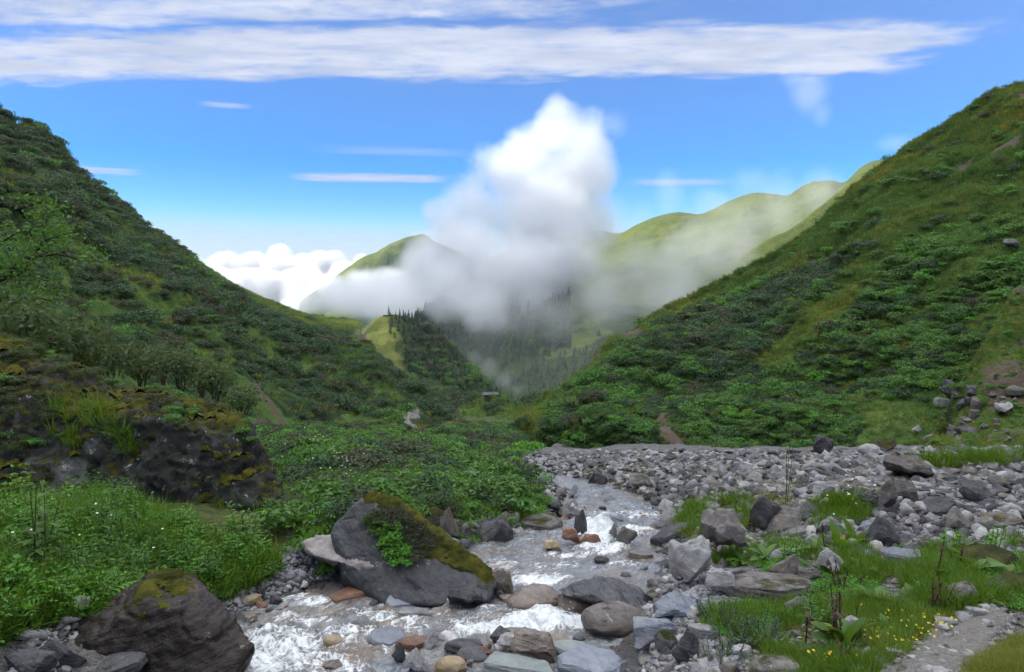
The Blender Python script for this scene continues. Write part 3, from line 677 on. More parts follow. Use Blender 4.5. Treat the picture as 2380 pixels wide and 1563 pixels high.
# unseen mountain added to the west, keeping sun off cloud and mist
W_crest = [(-2650, -500, 860), (-2500, -150, 760), (-2420, 230, 800), (-2400, 430, 1250), (-2400, 600, 1275), (-2400, 780, 1275), (-2400, 950, 1235), (-2420, 1150, 1230), (-2500, 1400, 1080), (-2600, 1700, 800)]
shadeW = loft('shade_mountain', [off(W_crest, 1150, -60, -1450), W_crest, off(W_crest, -250, 60, -700)], 200, [70, 40], M['hill_far'], [(0.004, 40.0), (0.015, 15.0)], None, 1, 19.0)
# ------------------------------------------------------------------ clouds and mist: real volumes
def cloud_mat(name, dens, aniso=0.2, col=(1, 1, 1)):
    m, N, out = new_mat(name)
    v = N.node('ShaderNodeVolumePrincipled'); v.inputs['Color'].default_value = (*col, 1)
    v.inputs['Density'].default_value = dens; v.inputs['Anisotropy'].default_value = aniso
    N.link(v.outputs[0], out.inputs['Volume']); return m

def cloud(name, puffs, voxel, mat, label, nscale, namp, thr=0.0, gain=3.0, detail=5, seed=0.0, yscale=1.0, rough=0.55, warp=0.0):
    """puffs: (px, py, radius px, depth[, squash]); the density is baked once into a voxel grid"""
    pf = []
    for q in puffs:
        px, py, r, d = q[:4]; sx, sz = q[4:6] if len(q) > 4 else (1, 1)
        c = PX(px, py, d); R = r * d / F_PX; pf.append((*c, R * sx, R * yscale * (sx + sz) / 2, R * sz, q[6] if len(q) > 6 else 1.0))
    a = np.array(pf); k = 1.25
    lo = (a[:, :3] - k * a[:, 3:6]).min(0); hi = (a[:, :3] + k * a[:, 3:6]).max(0)
    ng = bpy.data.node_groups.new(name + '_field', 'GeometryNodeTree'); ng.is_modifier = True
    ng.interface.new_socket('Geometry', in_out='INPUT', socket_type='NodeSocketGeometry'); ng.interface.new_socket('Geometry', in_out='OUTPUT', socket_type='NodeSocketGeometry')
    N = NT(ng); go = N.node('NodeGroupOutput'); pos = N.node('GeometryNodeInputPosition').outputs[0]
    if warp > 0:
        wn = N.noise(pos, nscale * 0.6, 2, 0.5, out=1)
        pos2 = N.vm('ADD', pos, N.vm('SCALE', N.vm('SUBTRACT', wn, (0.5, 0.5, 0.5)), scale=warp))
    else: pos2 = pos
    f = None
    for (x, y, z, rx, ry, rz, w) in pf:
        q = N.vm('MULTIPLY', N.vm('SUBTRACT', pos2, (x, y, z)), (1 / rx, 1 / ry, 1 / rz))
        s = N.m('SUBTRACT', w, N.vm('LENGTH', q))
        if f is None: f = s
        else:
            nd = N.node('ShaderNodeMath', operation='SMOOTH_MAX'); N.put(nd.inputs[0], f); N.put(nd.inputs[1], s); nd.inputs[2].default_value = 0.15; f = nd.outputs[0]
    n = N.noise(N.vm('ADD', pos, (seed, seed * 2, 0.0)), nscale, detail, rough)
    f = N.m('ADD', f, N.m('MULTIPLY', N.m('SUBTRACT', n, 0.5), namp))
    f = N.m('MULTIPLY', N.m('SUBTRACT', f, thr), gain, clamp=True)
    vc = N.node('GeometryNodeVolumeCube'); N.put(vc.inputs['Density'], f)
    vc.inputs['Min'].default_value = lo; vc.inputs['Max'].default_value = hi
    for ax, L in zip('XYZ', hi - lo): vc.inputs['Resolution ' + ax].default_value = int(max(8, min(420, L / voxel)))
    sm = N.node('GeometryNodeSetMaterial'); N.link(vc.outputs[0], sm.inputs[0]); sm.inputs['Material'].default_value = mat
    N.link(sm.outputs[0], go.inputs[0])
    me = bpy.data.meshes.new(name); me.from_pydata([tuple(lo), tuple(hi)], [], []); me.materials.append(mat)
    o = obj(name, me); md = o.modifiers.new('density', 'NODES'); md.node_group = ng
    tag(o, label, 'cloud', kind='stuff'); return o

M['cloud'] = cloud_mat('cloud_droplets', 0.042, 0.1, (0.95, 0.958, 0.975))
M['cloud_far'] = cloud_mat('far_cloud_droplets', 0.05, 0.1, (0.95, 0.958, 0.975))
M['mist'] = cloud_mat('mist_droplets', 0.012, 0.1, (0.92, 0.93, 0.96))
M['thin'] = cloud_mat('thin_mist_droplets', 0.0012, 0.1, (0.9, 0.94, 1.0))
M['wisp'] = cloud_mat('wisp_droplets', 0.006)

cloud('cloud', [(1305, 258, 50, 1060), (1300, 310, 82, 1060), (1240, 360, 100, 1040), (1370, 340, 84, 1075), (1180, 420, 110, 1020), (1310, 420, 145, 1050), (1400, 400, 60, 1080),
                (1110, 500, 115, 1000), (1250, 530, 175, 1000), (1380, 510, 80, 1050), (1100, 600, 130, 940), (1210, 650, 150, 920), (1310, 610, 110, 950), (1040, 520, 70, 980), (1000, 500, 36, 980),
                (1040, 660, 100, 900), (1120, 700, 100, 840), (1010, 610, 90, 950)], 2.2, M['cloud'],
      'tall white cloud column rising from the valley in front of the far mountain', 0.014, 1.8, 0.17, 1.6, 9, 3.0, 0.9, 0.64, 34.0)
cloud('mist', [(1380, 630, 95, 930), (1450, 668, 98, 870), (1410, 712, 85, 820), (1290, 728, 78, 780), (1240, 700, 60, 810), (1170, 755, 42, 740),
               (1550, 650, 115, 900), (1620, 590, 115, 960), (1600, 700, 95, 850), (1720, 545, 105, 1000), (1820, 500, 90, 1020), (1910, 462, 70, 1040), (1530, 708, 62, 820), (1690, 610, 90, 850), (1480, 600, 70, 980), (1110, 722, 88, 790), (1200, 728, 66, 780), (1030, 710, 80, 820)],
      3.6, M['mist'], 'grey mist drifting across the far mountainside', 0.012, 1.7, 0.05, 1.35, 8, 9.0, 0.6, 0.6, 24.0)
cloud('mist', [(1010, 640, 95, 1350, 1.5, .8), (900, 690, 95, 1500, 1.6, .7), (960, 710, 95, 1300, 1.5, .8), (820, 700, 75, 1650, 1.6, .7), (1000, 590, 40, 1300), (1060, 720, 70, 1100), (760, 668, 55, 2200, 1.3, .8), (840, 655, 48, 2250, 1.4, .8), (920, 645, 45, 2200, 1.4, .8), (700, 700, 60, 2200)],
      6.0, M['cloud'], 'grey cloud bank lying between the knoll and the far ridge', 0.009, 1.2, 0.12, 1.1, 6, 2.0, 1.0, 0.58, 28.0)
cloud('mist', [(1000, 865, 46, 440, 1.2, .8), (960, 880, 34, 430), (1050, 880, 30, 440)], 1.6, M['mist'], 'thin mist hanging in the dark hollow under the knoll', 0.03, 1.3, 0.1, 1.6, 4, 5.0, 0.7, 0.6, 5.0)
cloud('mist', [(1100, 830, 30, 560), (1130, 850, 34, 560), (1170, 880, 32, 565), (1200, 905, 22, 570)], 2.0, M['mist'], 'pale mist patch in the wooded side valley', 0.03, 1.2, 0.05, 1.8, 4, 6.0, 0.7, 0.6, 6.0)
cloud('cloud', [(520, 625, 48, 3400), (565, 640, 50, 3400), (600, 625, 45, 3450), (650, 600, 36, 3450), (655, 640, 58, 3400), (705, 635, 48, 3400), (745, 620, 42, 3400), (775, 610, 34, 3400), (800, 640, 44, 3300), (840, 612, 25, 3300),
                (700, 680, 75, 3200), (620, 690, 75, 3200), (780, 700, 75, 3100), (560, 690, 70, 3200), (860, 690, 60, 3000), (500, 660, 50, 3300), (900, 650, 45, 3100), (690, 740, 60, 3000), (820, 740, 55, 3000)],
      7.0, M['cloud_far'], 'bright billowing cumulus bank beyond the saddle of the left hill', 0.0075, 1.0, 0.10, 4.0, 8, 4.0, 1.0, 0.62, 26.0)
cloud('mist', [(1880, 210, 60, 1300, .9, 1), (1850, 180, 40, 1300), (1905, 260, 40, 1300, .7, 1), (2080, 335, 45, 1150, 1.3, .6), (1740, 420, 60, 1200, 1, .8), (1650, 465, 55, 1150, 1, .7), (1560, 450, 60, 1150, .7, 1), (1430, 290, 45, 1090), (1420, 480, 70, 1050, 1.0, .8), (1490, 490, 40, 1050)],
      6.0, M['wisp'], 'torn wisps of thin cloud above the far skyline', 0.011, 1.3, 0.10, 1.6, 5, 8.0, 0.8, 0.62, 20.0)

cloud('mist', [(1150, 840, 130, 520), (1300, 830, 150, 540), (1420, 790, 130, 560), (1080, 780, 110, 600), (1220, 900, 90, 500)], 5.0, M['thin'], 'faint blue mist filling the wooded side valley', 0.02, 0.8, 0.0, 1.4, 4, 7.0, 0.6, 0.55, 10.0)

# thin valley air: far things pale and turn blue
def build_haze():
    x0, x1, y0, y1, z0, z1 = -2960, 2900, -1400, 3900, -560, 1420
    V = [(x, y, z) for z in (z0, z1) for x, y in ((x0, y0), (x1, y0), (x1, y1), (x0, y1))]; Fs = [(0, 3, 2, 1), (4, 5, 6, 7), (0, 1, 5, 4), (1, 2, 6, 5), (2, 3, 7, 6), (3, 0, 4, 7)]
    m = cloud_mat('valley_air', 0.00005, 0.0, (0.80, 0.90, 1.0)); tag(obj('haze', mesh('haze', V, Fs, m)), 'thin blue air between the near slopes and the far mountains', kind='stuff')
build_haze()
# ------------------------------------------------------------------ stones
def hull_mesh(pts):
    bm = bmesh.new()
    for p in pts: bm.verts.new(tuple(p))
    r = bmesh.ops.convex_hull(bm, input=bm.verts); 
    bmesh.ops.delete(bm, geom=[g for g in r['geom_interior'] if isinstance(g, bmesh.types.BMVert)], context='VERTS')
    bmesh.ops.triangulate(bm, faces=bm.faces); bm.verts.ensure_lookup_table(); bm.normal_update()
    V = np.array([v.co[:] for v in bm.verts]); ix = {v: i for i, v in enumerate(bm.verts)}
    Fc = np.array([[ix[v] for v in f.verts] for f in bm.faces]); bm.free(); return V, Fc

def subdiv(V, Fc, n):
    for _ in range(n):
        e = np.sort(np.concatenate([Fc[:, [0, 1]], Fc[:, [1, 2]], Fc[:, [2, 0]]]), 1); u, inv = np.unique(e, axis=0, return_inverse=True); inv = inv.ravel()
        k = len(V); m = k + inv; q = len(Fc); V = np.concatenate([V, (V[u[:, 0]] + V[u[:, 1]]) / 2]); a, b, c = m[:q], m[q:2 * q], m[2 * q:]
        Fc = np.concatenate([np.stack([Fc[:, 0], a, c], 1), np.stack([a, Fc[:, 1], b], 1), np.stack([c, b, Fc[:, 2]], 1), np.stack([a, b, c], 1)])
    return V, Fc

def soften(V, Fc, it, k=0.5):
    e = np.concatenate([Fc[:, [0, 1]], Fc[:, [1, 2]], Fc[:, [2, 0]]])
    for _ in range(it):
        s = np.zeros_like(V); c = np.zeros(len(V)); np.add.at(s, e[:, 0], V[e[:, 1]]); np.add.at(c, e[:, 0], 1); np.add.at(s, e[:, 1], V[e[:, 0]]); np.add.at(c, e[:, 1], 1)
        V = V * (1 - k) + k * s / c[:, None]
    return V

def vnormals(V, Fc):
    n = np.cross(V[Fc[:, 1]] - V[Fc[:, 0]], V[Fc[:, 2]] - V[Fc[:, 0]]); r = np.zeros_like(V)
    for k in range(3): np.add.at(r, Fc[:, k], n)
    return r / (np.linalg.norm(r, axis=1)[:, None] + 1e-12)

def rock_data(kind, seed, lev=3):
    """unit stones standing on z = 0, about 1 across; angular, slab, round, shard"""
    r = np.random.default_rng(seed)
    if kind == 'slab':
        n = r.integers(5, 8); a = np.sort(r.random(n) * 0.6 + np.arange(n)) / n * 2 * pi; rad = 0.5 * (0.72 + 0.4 * r.random(n))
        t = 0.16 + 0.08 * r.random(); pts = []
        for z, k in ((0, 0.94), (t * .25, 1.0), (t * .8, 0.97), (t, 0.86)):
            for i in range(n): pts.append((rad[i] * k * cos(a[i]), rad[i] * k * 0.8 * sin(a[i]), z + 0.02 * r.normal() + 0.05 * cos(a[i] + seed)))
    elif kind == 'shard':
        pts = []
        for i in range(14):
            u = r.normal(size=3); u /= np.linalg.norm(u); pts.append(u * (0.5, 0.26, 0.2) * (0.8 + 0.4 * r.random()) + (0, 0, 0.2))
    elif kind == 'round':
        pts = []
        for i in range(60):
            u = r.normal(size=3); u /= np.linalg.norm(u); pts.append(u * (0.5, 0.4, 0.27) + (0, 0, 0.24))
    else:
        pts = []
        for i in range(15):
            u = r.normal(size=3); u /= np.linalg.norm(u); u[2] = abs(u[2]) * 1.1 - 0.25; pts.append(u * (0.52, 0.42, 0.42) * (0.8 + 0.45 * r.random()) + (0, 0, 0.18))
    V, Fc = hull_mesh(pts); V, Fc = subdiv(V, Fc, lev); V = soften(V, Fc, {'round': 5, 'slab': 1, 'shard': 1}.get(kind, 1) if lev > 1 else (2 if kind == 'round' else 0), 0.4)
    nrm = vnormals(V, Fc); am = {'slab': 0.012, 'round': 0.012, 'shard': 0.034}.get(kind, 0.050)
    V = V + nrm * ((am * fbm(V, 3.2, 4, 0.6, seed * 1.7)) if lev > 1 else 0 * V[:, 0])[:, None]
    if kind in ('slab', 'shard'):   # slaty parting: thin steps round the edge
        q = V[:, 2] * (60 if kind == 'slab' else 45); st = np.abs(q - np.round(q)); V[:, :2] *= (1 + 0.03 * (st - 0.25) * 2 + 0.03 * perlin(np.stack([V[:, 2] * 34, np.zeros(len(V)), np.full(len(V), seed + .3)], 1)))[:, None]
    V[:, :2] -= (V[:, :2].max(0) + V[:, :2].min(0)) / 2; V[:, :2] /= (V[:, 0].max() - V[:, 0].min())
    return V, Fc

ROCKS = {}
for kind, n in (('angular', 7), ('slab', 7), ('round', 4), ('shard', 5)):
    for i in range(n):
        V, Fc = rock_data(kind, 100 * len(ROCKS) + i + 11, 3)
        me = mesh('stone_' + kind, V, Fc, M['slate'], True)
        try: me.set_sharp_from_angle(angle=radians(32))
        except Exception: pass
        ROCKS.setdefault(kind, []).append((me, V))

def water_z(y): return prof_s(y) - 0.12

N_STONE = [0]
def put_stone(px, py, w, h, kind, mat, label, cat='stone', group=None, yaw=None, tilt=(0, 0), depth=None, name='stone', in_water=False, sink=0.28, vi=None, pos=None):
    """a stone whose foot is seen at (px, py) and which is w wide and h high in photograph units"""
    if pos is None:
        if in_water:
            a, b = ray(px, py); ds = np.linspace(3, 40, 4000); d = ds[np.argmin(np.abs(b * ds - water_z(ds)))]; p = np.array([a * d, d, b * d])
        else: p = hit(px, py)[0]
        if np.isnan(p[0]): return None
    else: p = np.asarray(pos)
    d = p[1]; W = w * d / F_PX; H = h * d / F_PX
    r = np.random.default_rng(int(px * 13 + py * 7)); L = ROCKS[kind]; me, V = L[(vi if vi is not None else r.integers(len(L))) % len(L)]
    yaw = r.uniform(-0.5, 0.5) + (pi if r.random() < .5 else 0) if yaw is None else yaw
    c, s = cos(yaw), sin(yaw); xr = V[:, 0] * c - V[:, 1] * s * (depth or 1); sx = W / (xr.max() - xr.min()); sz = H * (1 + sink) / (V[:, 2].max() - V[:, 2].min())
    D = (depth or 1.0) * sx * (V[:, 1].max() - V[:, 1].min())
    o = obj(name, me, None, (p[0], p[1] + 0.30 * D, p[2] - H * sink + (0 if in_water else 0.0)), (tilt[0], tilt[1], yaw), (sx, sx * (depth or 1.0), sz), M[mat])
    tag(o, label, cat, group); N_STONE[0] += 1; return o

def moss_part(parent, V, Fc, keep, thick=0.025, name='moss', mat=None, parent_mat=None):
    """a cushion of moss lying on the faces of a boulder where keep(vertex) is true"""
    k = keep(V); fm = (k[Fc] > 0).all(1); F2 = Fc[fm]
    if len(F2) < 8: return
    u, inv = np.unique(F2, return_inverse=True); F2 = inv.reshape(-1, 3); n = vnormals(V, Fc)[u]; Vm = V[u].copy()
    t = np.clip(k[u] * 4, 0, 1) * thick * (0.9 + 0.9 * fbm(Vm, 9, 3, 0.6)) - 0.004
    Vm = Vm + n * t[:, None]
    o = obj(name, mesh(name, Vm, F2, mat or M['moss'], True), parent); return o

def boulder(name, hulls, voxel, noise_amp, mat, label, strata=None, origin=None, seed=0.0, moss=None, mthick=0.03, smooth_it=2, cat='boulder'):
    """hulls: lists of world points; their union is rounded and weathered into one stone"""
    Vs, Fs, k = [], [], 0
    for h in hulls:
        V, Fc = hull_mesh(h); Vs.append(V); Fs.append(Fc + k); k += len(V)
    base = np.array(origin if origin is not None else np.concatenate(Vs).mean(0))
    me0 = mesh('tmp', np.concatenate(Vs) - base, np.concatenate(Fs)); o = bpy.data.objects.new('tmp', me0); COL.objects.link(o)
    md = o.modifiers.new('r', 'REMESH'); md.mode = 'VOXEL'; md.voxel_size = voxel
    dg = bpy.context.evaluated_depsgraph_get(); ev = o.evaluated_get(dg); me1 = bpy.data.meshes.new_from_object(ev)
    bm = bmesh.new(); bm.from_mesh(me1); bmesh.ops.triangulate(bm, faces=bm.faces); bm.to_mesh(me1); bm.free()
    V = np.zeros(len(me1.vertices) * 3); me1.vertices.foreach_get('co', V); V = V.reshape(-1, 3)
    Fc = np.zeros(len(me1.polygons) * 3, np.int32); me1.polygons.foreach_get('vertices', Fc); Fc = Fc.reshape(-1, 3).astype(int)
    bpy.data.objects.remove(o); bpy.data.meshes.remove(me1); bpy.data.meshes.remove(me0)
    V = soften(V, Fc, smooth_it, 0.5); n = vnormals(V, Fc); P = V + base
    disp = noise_amp * (0.9 * fbm(P, 0.9, 5, 0.55, seed) + 0.35 * fbm(P, 5.0, 4, 0.6, seed + 5) + 0.16 * fbm(P, 17.0, 3, 0.6, seed + 8))
    disp -= noise_amp * 0.55 * np.exp(-(fbm(P, 1.5, 3, 0.5, seed + 3) / 0.045) ** 2)        # cracks
    if strata is not None:
        dv, fr, am = strata; q = P @ np.array(dv) + 0.12 * fbm(P, 1.3, 3, 0.5, seed)
        disp += am * (perlin(np.stack([q * fr, 0.25 * P[:, 0], 0.25 * P[:, 1]], 1)) + 0.6 * perlin(np.stack([q * fr * 2.7, 0.6 * P[:, 0], 0.6 * P[:, 1] + 9], 1)))
    V = V + n * disp[:, None]
    o = obj(name, mesh(name, V, Fc, M[mat], True), None, base); tag(o, label, cat)
    n2 = vnormals(V, Fc)
    if moss is not None:
        moss_part(o, V, Fc, lambda v: moss(v + base, n2), mthick)
    o_ = Hill(); o_.o, o_.V, o_.F, o_.N = o, V + base, Fc, n2; return o_

def PP(*a): return [PX(*q) for q in a]

# the great mossy boulder above the left bank
bigL = PP((-420, 730, 12.6), (-200, 745, 13.4), (0, 782, 13.2), (55, 798, 13.0), (122, 822, 12.8), (172, 846, 12.6), (215, 880, 12.3), (262, 905, 12.2), (-420, 900, 11.6), (0, 880, 12.0), (120, 930, 11.6), (250, 985, 11.3), (-450, 1250, 10.6), (0, 1250, 10.2), (300, 1290, 10.2), (-300, 800, 15.5), (100, 850, 15.5), (250, 900, 15.0), (-400, 1000, 15.5), (250, 1100, 15.0))
bigR = PP((215, 905, 12.6), (300, 902, 12.2), (384, 911, 12.0), (452, 930, 11.8), (522, 955, 11.5), (572, 984, 11.2), (594, 1018, 10.9), (606, 1060, 10.7), (618, 1100, 10.5), (642, 1148, 10.3), (672, 1200, 10.1), (690, 1262, 9.9), (200, 960, 11.2), (360, 975, 10.75), (480, 1000, 10.55), (560, 1050, 10.45), (330, 1110, 10.55), (430, 1240, 10.15), (560, 1290, 9.85), (690, 1290, 9.9), (200, 1290, 10.3), (400, 930, 14.0), (560, 1010, 13.0), (690, 1270, 11.6), (200, 1000, 14.5), (300, 1300, 13.5))
big = boulder('boulder', [bigL, bigR], 0.055, 0.15, 'boulder_mossy', 'huge dark moss-topped boulder, largest rock on the left bank', None, None, 3.0,
              lambda P, n: np.minimum(n[:, 2] * 1.0 + 0.75 * fbm(P, 1.1, 4, 0.6, 8) - 0.74, 0.5), 0.05)
# the pointed slab that leans beside the stream
pyr = PP((852, 1150, 9.15), (872, 1146, 9.2), (905, 1150, 9.25), (935, 1176, 9.25), (1000, 1222, 9.05), (1092, 1295, 8.75), (1162, 1350, 8.45), (1135, 1400, 8.15), (1000, 1408, 8.05), (892, 1405, 8.15), (764, 1240, 8.95), (778, 1214, 9.05), (810, 1180, 9.1), (800, 1345, 8.6), (862, 1385, 8.4), (885, 1200, 10.2), (1040, 1270, 10.0), (1165, 1365, 9.2), (760, 1270, 10.1), (800, 1420, 9.5), (1130, 1420, 9.2), (900, 1260, 8.75), (1000, 1300, 8.55))
pyrb = boulder('boulder', [pyr], 0.028, 0.035, 'boulder_slab', 'pointed leaning boulder with a mossy ridge at the water edge', ((0.55, -0.3, 0.9), 6.0, 0.012), None, 5.0,
               lambda P, n: np.minimum(0.62 - np.abs((P[:, 0] - PX(930, 1176, 9.2)[0]) * 0.0 + line_dist(*proj(P), [(868, 1150), (900, 1150), (1000, 1222), (1092, 1295), (1130, 1322)]) / 50.0) + 0.55 * fbm(P, 3.0, 4, 0.6, 2) + 0.35 * (n[:, 2] - 0.4), 0.5), 0.035, 1)
# the pinkish rounded rock in front of it, hollowed underneath
pink = PP((700, 1262, 9.1), (735, 1243, 9.2), (800, 1238, 9.2), (850, 1250, 9.0), (880, 1285, 8.7), (880, 1318, 8.5), (830, 1322, 8.5), (780, 1305, 8.6), (720, 1290, 8.8), (710, 1280, 9.8), (850, 1270, 9.8), (800, 1330, 9.4))
pinkb = boulder('boulder', [pink, PP((780, 1290, 8.75), (830, 1275, 8.75), (870, 1330, 8.5), (880, 1400, 8.5), (850, 1345, 8.45), (800, 1335, 8.6), (870, 1300, 9.2), (880, 1400, 9.1))], 0.026, 0.045, 'boulder_pink', 'rough pinkish grey rock leaning on the foot of the pointed boulder', None, None, 7.0, None, 0.03, 2)
# the dark banded boulder at the bottom left
dk = PP((136, 1500, 6.15), (152, 1462, 6.3), (240, 1402, 6.45), (300, 1368, 6.55), (345, 1332, 6.6), (398, 1322, 6.6), (442, 1338, 6.55), (475, 1380, 6.45), (540, 1430, 6.25), (566, 1482, 6.1), (580, 1512, 6.0), (545, 1575, 5.8), (470, 1610, 5.7), (300, 1640, 5.65), (170, 1610, 5.75), (140, 1540, 5.9), (330, 1400, 6.05), (420, 1420, 6.0), (250, 1460, 5.95), (200, 1500, 7.1), (360, 1400, 7.3), (480, 1440, 7.1), (560, 1540, 6.8), (300, 1560, 7.2))
dkb = boulder('boulder', [dk], 0.022, 0.05, 'boulder_dark', 'dark brown banded boulder with mossy crown at the bottom left', ((-0.32, 0.1, 1.0), 9.0, 0.020), None, 9.0,
              lambda P, n: np.minimum(0.40 - np.hypot((P[:, 0] - PX(385, 1345, 6.5)[0]) / 0.26, (P[:, 2] - PX(385, 1335, 6.5)[2]) / 0.12) * 0.42 + 0.5 * fbm(P, 5.0, 4, 0.6, 2), 0.5), 0.018, 1)
# wet black ledge in the middle of the stream
wt = PP((1296, 1372, 8.0), (1320, 1352, 8.1), (1395, 1335, 8.3), (1440, 1345, 8.4), (1490, 1370, 8.3), (1512, 1402, 8.1), (1470, 1412, 7.8), (1420, 1410, 7.7), (1380, 1385, 7.75), (1310, 1385, 7.85), (1340, 1400, 8.6), (1480, 1420, 8.7))
wtb = boulder('boulder', [wt, PP((1400, 1372, 7.9), (1460, 1372, 8.0), (1515, 1405, 7.9), (1500, 1425, 7.7), (1440, 1420, 7.6), (1420, 1405, 7.7), (1500, 1430, 8.2))], 0.02, 0.035, 'rock_wet', 'wet black layered rock splashed by the stream', ((0.5, -0.1, 1.0), 9.0, 0.02), None, 4.0, None, 0.02, 1)

